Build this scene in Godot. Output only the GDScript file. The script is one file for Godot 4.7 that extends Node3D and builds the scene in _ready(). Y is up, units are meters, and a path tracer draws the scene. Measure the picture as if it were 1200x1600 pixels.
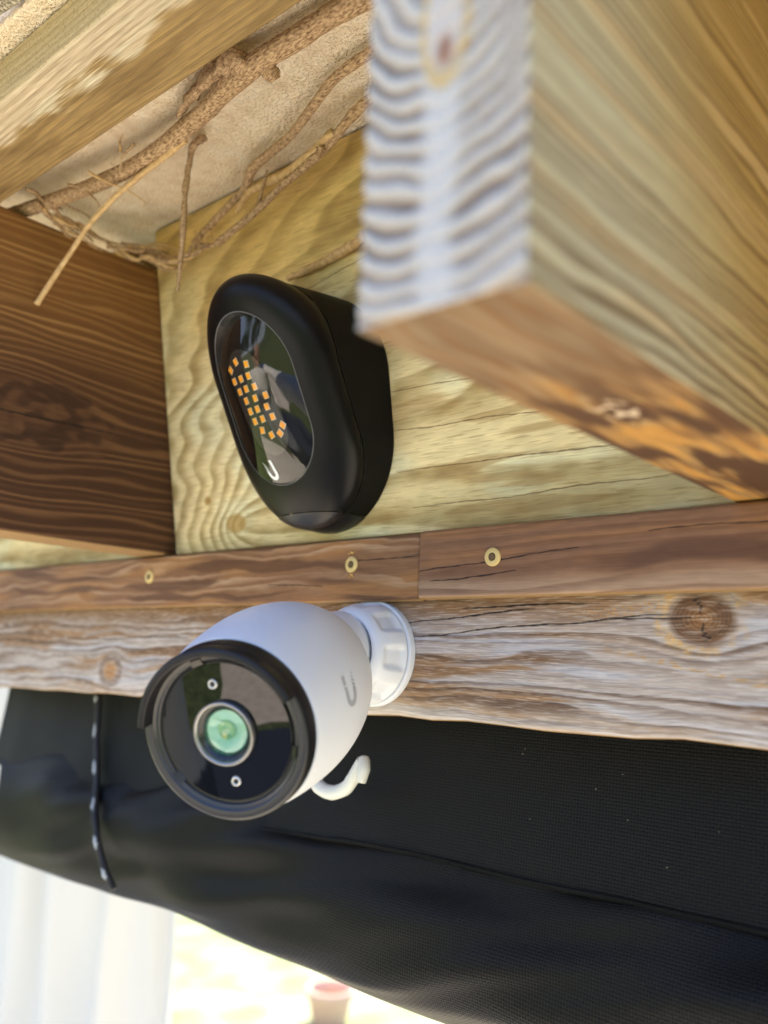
extends Node3D
# Close-up under a timber pergola: black flood light and white bullet camera on beam and blocking.
# Axes: x along the beam, y up, z towards the viewer; the eye is at the origin, 1.55 m above the lawn.

const GROUND := -1.55
const TOP := 0.075          # top of the ledger strip = underside of the joists
const JTOP := 0.288         # top of the joists
const SHEET := 0.3185       # underside of the roof sheet

var N := FastNoiseLite.new()
var NB := FastNoiseLite.new()
var jobs := []              # wood textures being computed
var used := {}

# ------------------------------------------------------------------ names
func numbered(called: String, parent: Node) -> String:
	var key := str(parent.get_instance_id()) + called
	var k: int = used.get(key, 0)
	used[key] = k + 1
	return called if k == 0 else "%s_%03d" % [called, k]

func tag(o: Node, label := "", category := "", group := "", kind := "") -> Node:
	if label: o.set_meta("label", label)
	if category: o.set_meta("category", category)
	if group: o.set_meta("group", group)
	if kind: o.set_meta("kind", kind)
	return o

func thing(called: String, at: Vector3, label: String, category: String, group := "") -> Node3D:
	var o := Node3D.new()
	o.name = numbered(called, self)
	add_child(o, true)
	o.position = at
	tag(o, label, category, group)
	return o

func root_of(n: Node) -> Vector3:     # meshes are built in world coordinates and hung under their thing
	var p := Vector3.ZERO
	while n != self and n != null:
		p += (n as Node3D).position
		n = n.get_parent()
	return p

func obj(called: String, mesh: Mesh, mats, parent: Node = self) -> MeshInstance3D:
	var o := MeshInstance3D.new()
	o.name = numbered(called, parent)
	o.mesh = mesh
	var list: Array = mats if mats is Array else [mats]
	for k in mesh.get_surface_count():
		mesh.surface_set_material(k, list[mini(k, list.size() - 1)])
	parent.add_child(o, true)
	if parent != self:
		o.position = -root_of(parent)
	return o

# ------------------------------------------------------------------ materials
func mat(c: Color, rough := 0.6, metal := 0.0, spec := 0.5) -> StandardMaterial3D:
	var m := StandardMaterial3D.new()
	m.albedo_color = c
	m.roughness = rough
	m.metallic = metal
	m.metallic_specular = spec
	m.cull_mode = BaseMaterial3D.CULL_DISABLED
	return m

func c8(r: int, g: int, b: int) -> Color:
	return Color(r / 255.0, g / 255.0, b / 255.0)

func noise_tex(freq: float, ramp: Array, size := 512, type := FastNoiseLite.TYPE_SIMPLEX_SMOOTH, oct := 4, sd := 3) -> NoiseTexture2D:
	var f := FastNoiseLite.new()
	f.noise_type = type
	f.frequency = freq
	f.fractal_octaves = oct
	f.seed = sd
	var t := NoiseTexture2D.new()
	t.width = size
	t.height = size
	t.seamless = true
	t.noise = f
	if ramp:
		var g := Gradient.new()
		g.offsets = PackedFloat32Array(ramp.map(func(k): return k[0]))
		g.colors = PackedColorArray(ramp.map(func(k): return k[1]))
		t.color_ramp = g
	return t

func tri(m: StandardMaterial3D, tex: Texture2D, bump: Texture2D, per_metre: float, relief_cm: float) -> StandardMaterial3D:
	m.uv1_triplanar = true
	m.uv1_world_triplanar = true
	m.uv1_scale = Vector3.ONE * per_metre
	if tex: m.albedo_texture = tex
	if bump:
		m.heightmap_enabled = true
		m.heightmap_texture = bump
		m.heightmap_scale = relief_cm
	return m

# A wood face: fn(x, y) gives colour and height (in alpha) at metres along and across the grain.
func wood_mat(w: int, h: int, x0: float, y0: float, lx: float, ly: float, fn: Callable, relief_cm: float, rough := 0.75) -> StandardMaterial3D:
	var m := mat(Color.WHITE, rough, 0.0, 0.4)
	m.heightmap_enabled = true
	m.heightmap_scale = relief_cm
	jobs.append({"m": m, "w": w, "h": h, "x0": x0, "y0": y0, "lx": lx, "ly": ly, "fn": fn})
	return m

func run_jobs() -> void:
	var tasks := []
	for j in jobs:
		j.parts = []
		var rows := 24
		var y := 0
		while y < j.h:
			tasks.append([j, y, mini(rows, j.h - y), j.parts.size()])
			j.parts.append(null)
			y += rows
	var work := func(i: int):
		var t: Array = tasks[i]
		var j: Dictionary = t[0]
		var w: int = j.w
		var rgb := PackedByteArray()
		var hgt := PackedByteArray()
		rgb.resize(w * int(t[2]) * 3)
		hgt.resize(w * int(t[2]))
		var fn: Callable = j.fn
		var p := 0
		for r in int(t[2]):
			var y: float = j.y0 + j.ly * (1.0 - (int(t[1]) + r + 0.5) / float(j.h))
			for c in w:
				var k: Color = fn.call(j.x0 + j.lx * (c + 0.5) / float(w), y)
				rgb[p * 3] = clampi(int(k.r * 255.0), 0, 255)
				rgb[p * 3 + 1] = clampi(int(k.g * 255.0), 0, 255)
				rgb[p * 3 + 2] = clampi(int(k.b * 255.0), 0, 255)
				hgt[p] = clampi(int(k.a * 255.0), 0, 255)
				p += 1
		j.parts[t[3]] = [rgb, hgt]
	var id := WorkerThreadPool.add_group_task(work, tasks.size(), -1, true)
	WorkerThreadPool.wait_for_group_task_completion(id)
	for j in jobs:
		var rgb := PackedByteArray()
		var hgt := PackedByteArray()
		for q in j.parts:
			rgb.append_array(q[0])
			hgt.append_array(q[1])
		j.m.albedo_texture = ImageTexture.create_from_image(Image.create_from_data(j.w, j.h, false, Image.FORMAT_RGB8, rgb))
		j.m.heightmap_texture = ImageTexture.create_from_image(Image.create_from_data(j.w, j.h, false, Image.FORMAT_L8, hgt))

# ------------------------------------------------------------------ wood grain
func late(g: float) -> float:          # darkness of the late wood within one ring
	var t := g - floorf(g)
	return smoothstep(0.2, 0.82, t) * (1.0 - smoothstep(0.88, 1.0, t))

func fibre(x: float, y: float) -> float:
	return N.get_noise_2d(x * 24.0, y * 1900.0) * 0.6 + N.get_noise_2d(x * 80.0 + 31.0, y * 4300.0) * 0.4

func blotch(x: float, y: float, fx: float, fy: float) -> float:
	return NB.get_noise_2d(x * fx, y * fy)

# a check: dark hairline from x0 to x1 starting at height y0
func check(x: float, y: float, x0: float, x1: float, y0: float, slope: float, w: float, sd: float) -> float:
	if x < x0 or x > x1: return 0.0
	var t := (x - x0) / (x1 - x0)
	var c := y0 + slope * (x - x0) + 0.0011 * N.get_noise_2d(x * 13.0, sd) + 0.00025 * N.get_noise_2d(x * 90.0, sd + 7.0)
	var ww := w * sqrt(maxf(0.0, 1.0 - absf(2.0 * t - 1.0))) * (0.65 + 0.6 * N.get_noise_2d(x * 130.0, sd + 3.0))
	return 1.0 - smoothstep(ww * 0.4, ww + 0.00025, absf(y - c))

# how a knot pushes the grain aside
func around(x: float, y: float, kx: float, ky: float, a: float, ex: float) -> float:
	var dx := (x - kx) / ex
	var dy := y - ky
	return -dy * a * a / (dx * dx + dy * dy + a * a * 0.35)

func speck(x: float, y: float, f: float, cut: float) -> float:
	return smoothstep(cut, cut + 0.12, N.get_noise_2d(x * f, y * f))

func blocking_wood(x: float, y: float) -> Color:      # pale yellow flat-sawn pine, x from the left edge, y from the bottom
	var wx := x + 0.009 * blotch(x, y, 5.0, 7.0)
	var wy := y + 0.006 * blotch(x + 3.0, y, 5.0, 8.0) + 0.0008 * blotch(x + 5.0, y, 20.0, 46.0)
	wy += 0.8 * around(x, y, -0.006, 0.128, 0.016, 1.6) + around(x, y, 0.043, 0.036, 0.006, 1.3)
	var X := wx - 0.070
	var Y := wy - 0.012 - 0.05 * x
	var g := 21.0 * sqrt(maxf(0.0, sqrt(X * X + Y * Y + 0.00004) - X)) + 0.8 * blotch(x, y, 3.0, 20.0) + 0.25
	var l := late(g)
	var wide := 0.55 + 0.45 * N.get_noise_2d(floorf(g) * 7.3, 1.5 + x * 5.0)
	var f := fibre(x, y)
	var k := clampf(l * (0.35 + 0.65 * wide), 0.0, 1.0)
	k *= 0.75 + 0.35 * blotch(x, y, 30.0, 60.0)
	var c := Color(0.90, 0.83, 0.63).lerp(Color(0.885, 0.86, 0.70), smoothstep(-0.1, 0.4, blotch(x + 9.0, y, 8.0, 14.0)))
	c = c.lerp(Color(0.84, 0.70, 0.40), 0.7 * smoothstep(0.11, 0.22, y + 0.03 * blotch(x, y, 7.0, 10.0)))  # deeper yellow painted towards the top for the shade under the roof sheet
	c = c.lerp(Color(0.55, 0.445, 0.245), k * 0.88)
	c = c.lerp(Color(0.62, 0.50, 0.31), 0.5 * smoothstep(0.18, 0.42, blotch(x * 0.8 + 4.0, y, 10.0, 75.0)) * smoothstep(0.1, 0.25, x))
	var kd := Vector2((x + 0.004) / 1.3, y - 0.128).length()
	c = c.lerp(Color(0.52, 0.52, 0.32), 0.75 * (1.0 - smoothstep(0.004, 0.013, kd)) * (0.6 + 0.4 * sin(kd * 3200.0)))
	kd = Vector2((x - 0.043) / 1.2, y - 0.036).length()
	c = c.lerp(Color(0.56, 0.42, 0.20), 0.8 * (1.0 - smoothstep(0.0012, 0.0045, kd)))
	kd = Vector2((x - 0.072) / 1.6, y - 0.018).length()
	c = c.lerp(Color(0.60, 0.45, 0.2), 0.6 * (1.0 - smoothstep(0.002, 0.005, absf(kd - 0.003))))
	var ck := 0.0
	ck = maxf(ck, check(x, y, 0.20, 0.40, 0.083, -0.04, 0.00032, 1.0))
	ck = maxf(ck, check(x, y, 0.15, 0.42, 0.062, -0.03, 0.00032, 2.0))
	ck = maxf(ck, check(x, y, 0.22, 0.42, 0.036, -0.01, 0.00045, 4.0))
	ck = maxf(ck, check(x, y, 0.23, 0.42, 0.015, 0.01, 0.00032, 6.0))
	ck = maxf(ck, check(x, y, 0.08, 0.21, 0.150, 0.12, 0.00039, 7.0))
	ck = maxf(ck, check(x, y, 0.18, 0.41, 0.113, -0.05, 0.00039, 9.0))
	c = c * (1.0 + 0.09 * f + 0.05 * blotch(x, y, 40.0, 90.0))
	c = c.lerp(Color(0.30, 0.21, 0.11), ck * 0.62)
	c = c.lerp(Color(0.5, 0.38, 0.2), 0.3 * smoothstep(0.45, 0.7, N.get_noise_2d(x * 45.0, y * 1100.0 + 70.0)))
	c.a = 0.6 - 0.12 * k + 0.13 * f - 0.5 * ck
	return c

func beam_wood(x: float, y: float) -> Color:         # weathered grey; world x, world y
	var kx := -0.1505
	var ky := 0.0262
	var wy := y + 0.0035 * blotch(x, y, 7.0, 12.0) + 0.0011 * blotch(x + 2.0, y, 26.0, 55.0)
	wy += 1.25 * around(x, y, kx, ky, 0.0125, 1.45) + around(x, y, -0.617, -0.010, 0.008, 1.3) + 0.020 * x * smoothstep(-0.45, -0.15, x)
	var g := wy * 165.0 + 0.8 * blotch(x, y, 4.0, 60.0)
	var l := late(g)
	var hs := N.get_noise_2d(floorf(g) * 9.1, 4.0 + x * 3.0)
	var f := fibre(x, y)
	var warm := smoothstep(-0.15, 0.30, blotch(x + 1.0, wy, 5.0, 70.0) + 0.30 * hs)
	var c := Color(0.705, 0.655, 0.615).lerp(Color(0.61, 0.475, 0.345), warm)
	c = c.lerp(Color(0.69, 0.70, 0.74), 0.50 * smoothstep(0.1, 0.4, blotch(x + 7.0, wy, 6.0, 90.0)))
	c = c.lerp(Color(0.37, 0.28, 0.215), clampf(l * (0.6 + 0.65 * hs), 0.0, 1.0) * 0.92)
	c = c.lerp(Color(0.83, 0.79, 0.75), 0.55 * (1.0 - smoothstep(-0.027, -0.010, y + 0.006 * blotch(x, y, 14.0, 60.0))))
	c = c.lerp(Color(0.50, 0.37, 0.25), 0.75 * smoothstep(0.018, 0.033, y + 0.004 * blotch(x, y, 12.0, 80.0)) * (1.0 - smoothstep(-0.2, -0.165, x)))
	# honey coloured weathered wood and sap beside the knot
	var kd := Vector2((x - kx) / 1.25, y - ky).length() * (1.0 + 0.06 * blotch(x, y, 90.0, 90.0))
	var sap := (1.0 - smoothstep(0.0012, 0.0035, absf(kd - 0.0150))) * smoothstep(0.0, 0.12, kx - x + 0.06 * blotch(x, y, 120.0, 120.0) + 0.035)
	c = c.lerp(Color(0.86, 0.63, 0.27), 1.0 * sap * smoothstep(-0.35, 0.15, N.get_noise_2d(x * 900.0, y * 900.0) + 0.1))
	c = c.lerp(Color(0.80, 0.56, 0.24), 0.65 * speck(x, y, 700.0, 0.25) * (1.0 - smoothstep(0.0, 0.005, absf(y - 0.031 - 0.08 * (x + 0.18)))) * smoothstep(-0.23, -0.19, x) * (1.0 - smoothstep(-0.172, -0.165, x)))
	c = c.lerp(Color(0.74, 0.55, 0.29), 0.55 * smoothstep(0.1, 0.35, N.get_noise_2d(x * 160.0, y * 520.0)) * (1.0 - smoothstep(0.0, 0.0022, absf(y - 0.011 + 0.20 * (x + 0.19)))) * smoothstep(-0.21, -0.18, x))
	if kd < 0.0142:
		var kc := Color(0.42, 0.30, 0.20).lerp(Color(0.60, 0.41, 0.22), 1.0 - smoothstep(0.0, 0.009, kd))
		kc = kc.lerp(Color(0.27, 0.185, 0.125), 0.5 * late(kd * 640.0 + 0.4 * blotch(x, y, 80.0, 80.0)))
		var an := atan2(y - ky, x - kx)
		kc = kc.lerp(Color(0.06, 0.04, 0.03), 0.9 * (1.0 - smoothstep(0.06, 0.12, absf(sin(an * 1.0 + 1.45 + 0.3 * N.get_noise_2d(kd * 500.0, 2.0))))) * smoothstep(0.0, 0.002, kd) * (1.0 - smoothstep(0.008, 0.011, kd)))
		c = c.lerp(kc, 0.9 * (1.0 - smoothstep(0.0095, 0.0140, kd)))
	kd = Vector2((x + 0.617) / 1.3, y + 0.010).length()
	c = c.lerp(Color(0.66, 0.47, 0.29), 0.85 * (1.0 - smoothstep(0.004, 0.010, kd)))
	c = c.lerp(Color(0.40, 0.30, 0.23), 0.5 * (1.0 - smoothstep(0.001, 0.004, absf(kd - 0.010))))
	var ck := 0.0
	ck = maxf(ck, check(x, y, -0.320, -0.235, 0.0245, 0.085, 0.00055, 21.0))
	ck = maxf(ck, check(x, y, -0.325, -0.165, 0.0165, 0.075, 0.0004, 22.0))
	ck = maxf(ck, check(x, y, -0.195, -0.155, 0.0262, 0.03, 0.0004, 23.0))
	ck = maxf(ck, check(x, y, -0.28, -0.20, 0.0335, 0.0, 0.0005, 24.0))
	ck = maxf(ck, check(x, y, -0.70, -0.52, 0.012, 0.02, 0.0004, 25.0))
	c = c * (1.0 + 0.17 * f)
	c = c.lerp(Color(0.90, 0.88, 0.86), 0.35 * smoothstep(0.25, 0.6, N.get_noise_2d(x * 60.0 + 40.0, y * 1300.0)))
	c = c.lerp(Color(0.07, 0.05, 0.04), ck * 0.9)
	c.a = 0.55 + 0.20 * l + 0.22 * f - 0.55 * ck
	return c

func strip_right_wood(x: float, y: float) -> Color:   # smooth reddish brown; world x, y 0..0.038
	var wy := y + 0.002 * blotch(x, y, 8.0, 30.0)
	var g := wy * 150.0 + 1.0 * blotch(x, y, 4.0, 40.0) - 4.0 * x
	var f := fibre(x, y)
	var l := late(g)
	var low := 1.0 - smoothstep(0.006, 0.015, wy)
	var c := Color(0.515, 0.375, 0.28).lerp(Color(0.64, 0.525, 0.425), low)
	c = c.lerp(Color(0.60, 0.425, 0.275), 0.55 * smoothstep(0.0, 0.4, blotch(x + 2.0, wy, 9.0, 90.0)) * (1.0 - low))
	c = c.lerp(Color(0.36, 0.235, 0.165), l * 0.5 * (0.6 + 0.5 * blotch(x, y, 10.0, 60.0)))
	c = c.lerp(Color(0.33, 0.22, 0.16), 0.7 * (1.0 - smoothstep(0.002, 0.006, absf(wy - 0.0165 - 0.004 * blotch(x, 2.0, 12.0, 1.0)))) * smoothstep(-0.22, -0.17, x))
	var ck := check(x, y, -0.31, -0.205, 0.0150, 0.075, 0.00045, 31.0)
	ck = maxf(ck, check(x, y, -0.295, -0.24, 0.0095, 0.07, 0.0005, 32.0))
	ck = maxf(ck, check(x, y, -0.17, -0.10, 0.028, 0.02, 0.0004, 33.0))
	c = c * (1.0 + 0.10 * f + 0.05 * blotch(x, y, 60.0, 160.0))
	c = c.lerp(Color(0.12, 0.07, 0.05), ck * 0.85)
	c.a = 0.6 + 0.12 * f - 0.08 * l - 0.5 * ck
	return c

func strip_left_wood(x: float, y: float) -> Color:    # brown with pale wavy rings
	var wy := y + 0.0045 * blotch(x, y, 9.0, 20.0) + 0.001 * blotch(x, y, 40.0, 80.0) + 0.03 * (x + 0.45) * smoothstep(-0.7, -0.3, x)
	var g := wy * 170.0 + 1.2 * blotch(x, y, 5.0, 40.0)
	var f := fibre(x, y)
	var l := late(g)
	var hs := N.get_noise_2d(floorf(g) * 5.7, 9.0 + x * 4.0)
	var c := Color(0.51, 0.365, 0.255).lerp(Color(0.60, 0.425, 0.265), smoothstep(-0.2, 0.4, blotch(x + 3.0, y, 7.0, 50.0)))
	c = c.lerp(Color(0.74, 0.625, 0.51), clampf(l * (0.35 + 0.8 * hs), 0.0, 1.0))
	c = c.lerp(Color(0.36, 0.245, 0.17), 0.75 * smoothstep(0.05, 0.4, blotch(x + 8.0, wy, 6.0, 80.0)))
	var ck := check(x, y, -0.36, -0.306, 0.024, 0.02, 0.0004, 41.0)
	ck = maxf(ck, check(x, y, -0.43, -0.38, 0.012, -0.05, 0.0003, 42.0))
	c = c * (1.0 + 0.12 * f)
	c = c.lerp(Color(0.15, 0.09, 0.06), ck * 0.8)
	c.a = 0.55 + 0.16 * l + 0.15 * f - 0.4 * ck
	return c

func brown_joist_wood(z: float, y: float) -> Color:   # z along, y 0..0.213; dense pale lines, one large knot
	var kz := -0.262
	var ky := 0.080
	var wy := y + 0.003 * blotch(z, y, 7.0, 14.0) + 0.05 * (z + 0.35) * smoothstep(0.09, 0.2, y)
	wy += 1.15 * around(z, y, kz, ky, 0.021, 2.1)
	var g := wy * 165.0 + 0.9 * blotch(z, y, 4.0, 40.0)
	var f := fibre(z, y)
	var t := g - floorf(g)
	var l := smoothstep(0.35, 0.75, t) * (1.0 - smoothstep(0.82, 1.0, t))
	var hs := 0.65 + 0.5 * N.get_noise_2d(floorf(g) * 6.1, 3.0)
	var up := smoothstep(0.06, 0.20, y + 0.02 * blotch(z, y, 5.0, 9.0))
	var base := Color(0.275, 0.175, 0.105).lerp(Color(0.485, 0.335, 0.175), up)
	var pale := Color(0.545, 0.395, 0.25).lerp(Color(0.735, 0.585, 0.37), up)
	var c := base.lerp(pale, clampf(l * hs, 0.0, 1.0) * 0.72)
	var kd := Vector2((z - kz) / 2.6, (y - ky) + 0.010 * blotch(z, y, 16.0, 10.0)).length() * (1.0 + 0.35 * blotch(z, y, 20.0, 34.0))
	var kc := Color(0.235, 0.150, 0.095).lerp(Color(0.37, 0.255, 0.165), smoothstep(0.15, 0.85, 0.5 + 0.5 * sin(kd * 330.0 + 3.0 * blotch(z, y, 30.0, 60.0))))
	c = c.lerp(kc * (1.0 + 0.15 * blotch(z, y, 30.0, 240.0)), 0.8 * (1.0 - smoothstep(0.017, 0.030, kd)))
	var ck := check(z, y, -0.345, -0.20, 0.080, -0.01, 0.0008, 51.0)
	c = c * (1.0 + 0.10 * f)
	c = c.lerp(Color(0.07, 0.04, 0.03), ck * 0.8)
	c.a = 0.5 + 0.2 * l + 0.12 * f - 0.4 * ck
	return c

func front_joist_side(z: float, y: float) -> Color:   # olive tan with long dark streaks
	var wy := y + 0.0022 * blotch(z, y, 6.0, 14.0) + 0.0008 * blotch(z, y, 25.0, 60.0) - 0.05 * z * smoothstep(0.05, 0.2, y)
	var g := wy * 250.0 + 1.3 * blotch(z, y, 3.0, 30.0)
	var l := late(g)
	var hs := 0.6 + 0.6 * N.get_noise_2d(floorf(g) * 4.3, 6.0)
	var f := fibre(z, y)
	var deep := smoothstep(0.05, 0.19, -z - 0.14 + 0.55 * y)
	var c := Color(0.66, 0.635, 0.53).lerp(Color(0.60, 0.48, 0.26), deep)
	c = c.lerp(Color(0.74, 0.62, 0.45), 0.5 * smoothstep(0.15, 0.4, blotch(z + 3.0, wy, 4.0, 110.0)))
	c = c.lerp(Color(0.335, 0.255, 0.165).lerp(Color(0.31, 0.195, 0.08), deep), clampf(l * hs, 0.0, 1.0) * 0.95)
	c = c * (1.0 + 0.10 * f)
	c.a = 0.5 - 0.1 * l + 0.15 * f
	return c

func front_joist_end(x: float, y: float) -> Color:    # end grain: x 0..0.045 from the left, y from the bottom
	var px := x - 0.0235
	var py := y - 0.094
	var wob := 0.0013 * blotch(x, y, 55.0, 45.0)
	var r := sqrt(px * px * 1.7 + py * py) + wob
	var g := r * 185.0 + 0.5 * blotch(x, y, 30.0, 20.0)
	var t := g - floorf(g)
	var l := smoothstep(0.25, 0.6, t) * (1.0 - smoothstep(0.68, 1.0, t)) * (0.85 + 0.35 * N.get_noise_2d(floorf(g) * 3.7, 2.0))
	var f := N.get_noise_2d(x * 900.0, y * 900.0)
	var ray := 1.0 - smoothstep(0.002, 0.0075, absf(px + 0.001 + 0.0015 * blotch(1.0, y, 1.0, 40.0)))
	var c := Color(0.82, 0.77, 0.705).lerp(Color(0.50, 0.43, 0.385), l * (1.0 - 0.8 * ray) * (0.8 + 0.4 * blotch(x, y, 40.0, 40.0)))
	c = c.lerp(Color(0.86, 0.83, 0.79), 0.5 * ray)
	c = c.lerp(Color(0.84, 0.77, 0.70), 0.85 * (1.0 - smoothstep(0.004, 0.010, Vector2(px * 1.5, (y - 0.068) * 0.6).length())))
	c = c.lerp(Color(0.55, 0.33, 0.22), 0.7 * (1.0 - smoothstep(0.001, 0.0035, Vector2(px, (y - 0.0615) * 0.6).length())))
	c = c.lerp(Color(0.82, 0.67, 0.42), 0.75 * (1.0 - smoothstep(0.0006, 0.0022, absf(Vector2(px * 1.5, (y - 0.070) * 0.6).length() - 0.0095))))
	c = c * (1.0 + 0.12 * f)
	c.a = 0.75 - 0.5 * l * (1.0 - 0.7 * ray) + 0.1 * f
	return c

func front_joist_under(x: float, z: float) -> Color:  # golden underside with dark knots; u runs along z
	var wz := z
	var wx := x + 0.004 * blotch(x, z, 60.0, 14.0) + 0.8 * around(z, x, -0.235, -0.106, 0.013, 1.6) + 0.8 * around(z, x, -0.32, -0.115, 0.012, 1.6)
	var g := wx * 190.0 + 0.8 * blotch(x, z, 30.0, 6.0)
	var l := late(g)
	var f := fibre(wz, x)
	var near := smoothstep(-0.235, -0.165, z)
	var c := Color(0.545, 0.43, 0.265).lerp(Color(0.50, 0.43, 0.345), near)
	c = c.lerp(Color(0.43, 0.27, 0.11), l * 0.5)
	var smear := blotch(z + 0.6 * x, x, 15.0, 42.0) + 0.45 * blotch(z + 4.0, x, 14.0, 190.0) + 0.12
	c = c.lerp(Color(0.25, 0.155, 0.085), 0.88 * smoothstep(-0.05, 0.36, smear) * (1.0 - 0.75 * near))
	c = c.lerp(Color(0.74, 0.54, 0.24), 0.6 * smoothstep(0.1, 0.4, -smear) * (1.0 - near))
	c = c.lerp(Color(0.86, 0.80, 0.70), 0.8 * smoothstep(0.15, 0.4, N.get_noise_2d(z * 120.0, x * 260.0)) * (1.0 - smoothstep(0.003, 0.009, Vector2((z + 0.228) / 2.2, x + 0.112).length())))
	c = c * (1.0 + 0.1 * f)
	c.a = 0.5 + 0.1 * f
	return c

func purlin_under(x: float, z: float) -> Color:       # u along x, v across (z); back half stained by damp
	var wz := z + 0.002 * blotch(x, z, 6.0, 20.0)
	var g := wz * 260.0 + 1.2 * blotch(x, z, 3.0, 30.0)
	var l := late(g)
	var f := fibre(x, z)
	var st := 1.0 - smoothstep(-0.2015, -0.1945, z + 0.010 * blotch(x, z, 18.0, 50.0) + 0.003 * f)
	var c := Color(0.775, 0.72, 0.62).lerp(Color(0.62, 0.52, 0.34), st)
	c = c.lerp(Color(0.80, 0.79, 0.70), 0.6 * smoothstep(0.1, 0.4, blotch(x, z, 6.0, 60.0)) * (1.0 - st))
	c = c.lerp(Color(0.48, 0.40, 0.29), clampf(l * 0.55 + 0.25 * smoothstep(0.1, 0.5, fibre(x * 0.6 + 4.0, z * 0.6)), 0.0, 1.0) * (0.55 + 0.3 * st))
	c = c.lerp(Color(0.36, 0.28, 0.17), 0.35 * st * smoothstep(0.0, 0.5, blotch(x + 5.0, z, 9.0, 70.0)))
	c = c * (1.0 + 0.16 * f)
	c.a = 0.55 + 0.2 * f - 0.12 * l
	return c

func purlin_front(x: float, y: float) -> Color:
	var f := fibre(x, y)
	var g := y * 190.0 + 1.3 * blotch(x, y, 3.0, 25.0)
	var c := Color(0.79, 0.715, 0.59).lerp(Color(0.66, 0.57, 0.43), 0.5 * late(g))
	c = c.lerp(Color(0.56, 0.45, 0.31), 0.5 * speck(x, y, 500.0, 0.5))
	c = c * (1.0 + 0.10 * f)
	c.a = 0.5 + 0.15 * f
	return c

func plain_wood(x: float, y: float) -> Color:         # for faces hardly seen
	var g := y * 180.0 + 1.2 * blotch(x, y, 4.0, 30.0)
	var f := fibre(x, y)
	var c := Color(0.60, 0.49, 0.33).lerp(Color(0.42, 0.31, 0.19), 0.7 * late(g)) * (1.0 + 0.12 * f)
	c.a = 0.5 + 0.1 * f
	return c

# ------------------------------------------------------------------ meshes
class Sheet:
	var v := PackedVector3Array()
	var n := PackedVector3Array()
	var t := PackedVector2Array()
	var i := PackedInt32Array()

	func arrays() -> Array:
		var a := []
		a.resize(Mesh.ARRAY_MAX)
		a[Mesh.ARRAY_VERTEX] = v
		a[Mesh.ARRAY_NORMAL] = n
		a[Mesh.ARRAY_TEX_UV] = t
		a[Mesh.ARRAY_INDEX] = i
		return a

	func smooth() -> void:             # normals from the faces; Godot fronts run clockwise
		n.resize(v.size())
		n.fill(Vector3.ZERO)
		for k in range(0, i.size(), 3):
			var fn := (v[i[k + 2]] - v[i[k]]).cross(v[i[k + 1]] - v[i[k]])
			for q in 3: n[i[k + q]] += fn
		for k in n.size(): n[k] = n[k].normalized()

	func weld(a: int, b: int) -> void:
		var s := (n[a] + n[b]).normalized()
		n[a] = s
		n[b] = s

	func flip() -> void:
		for k in range(0, i.size(), 3):
			var q := i[k + 1]
			i[k + 1] = i[k + 2]
			i[k + 2] = q
		for k in n.size(): n[k] = -n[k]

	func append(o) -> void:
		var base := v.size()
		v.append_array(o.v)
		n.append_array(o.n)
		t.append_array(o.t)
		for k in o.i: i.append(base + k)

func mesh_of(sheets: Array) -> ArrayMesh:
	var m := ArrayMesh.new()
	for s in sheets:
		m.add_surface_from_arrays(Mesh.PRIMITIVE_TRIANGLES, s.arrays())
	return m

# A grid of points fn(u, v), u and v from 0 to 1; out: -1 leaves the winding, else it is turned to face away from its middle.
func grid(fn: Callable, nu: int, nv: int, closed := false, turn := true) -> Sheet:
	var s := Sheet.new()
	for b in nv + 1:
		for a in nu + 1:
			s.v.append(fn.call(a / float(nu), b / float(nv)))
			s.t.append(Vector2(a / float(nu), b / float(nv)))
	for b in nv:
		for a in nu:
			var p := b * (nu + 1) + a
			for k in [p, p + 1, p + nu + 2, p, p + nu + 2, p + nu + 1]: s.i.append(k)
	s.smooth()
	if closed:
		for b in nv + 1: s.weld(b * (nu + 1), b * (nu + 1) + nu)
	if turn:
		var mid := Vector3.ZERO
		for p in s.v: mid += p
		mid /= s.v.size()
		var side := 0.0
		for k in s.v.size(): side += (s.v[k] - mid).dot(s.n[k])
		if side < 0.0: s.flip()
	return s

func face_to(s: Sheet, dir: Vector3) -> Sheet:
	var sum := 0.0
	for q in s.n: sum += q.dot(dir)
	if sum < 0.0: s.flip()
	return s

# Turned shape: prof holds (t along the axis, radius)
func lathe(o: Vector3, axis: Vector3, prof: Array, seg := 64, ribs = null) -> Sheet:
	var f := frame(axis)
	return grid(func(a, b):
		var k: float = b * (prof.size() - 1)
		var j := mini(int(k), prof.size() - 2)
		var q: Vector2 = prof[j].lerp(prof[j + 1], k - j)
		var w: float = a * TAU
		var r := q.y
		if ribs != null: r += ribs.call(w, q.x)
		return o + axis * q.x + (f[0] * cos(w) + f[1] * sin(w)) * r, seg, prof.size() - 1, true)

func frame(axis: Vector3) -> Array:
	var u := (Vector3.UP.cross(axis) if absf(axis.y) < 0.95 else Vector3.RIGHT.cross(axis)).normalized()
	return [u, axis.cross(u)]

func curve(pts: Array, per := 6) -> Array:        # Catmull-Rom through the points
	var out := []
	for k in pts.size() - 1:
		var a = pts[maxi(k - 1, 0)]
		var d = pts[mini(k + 2, pts.size() - 1)]
		for q in per:
			out.append(pts[k].cubic_interpolate(pts[k + 1], a, d, q / float(per)))
	out.append(pts[-1])
	return out

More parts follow.
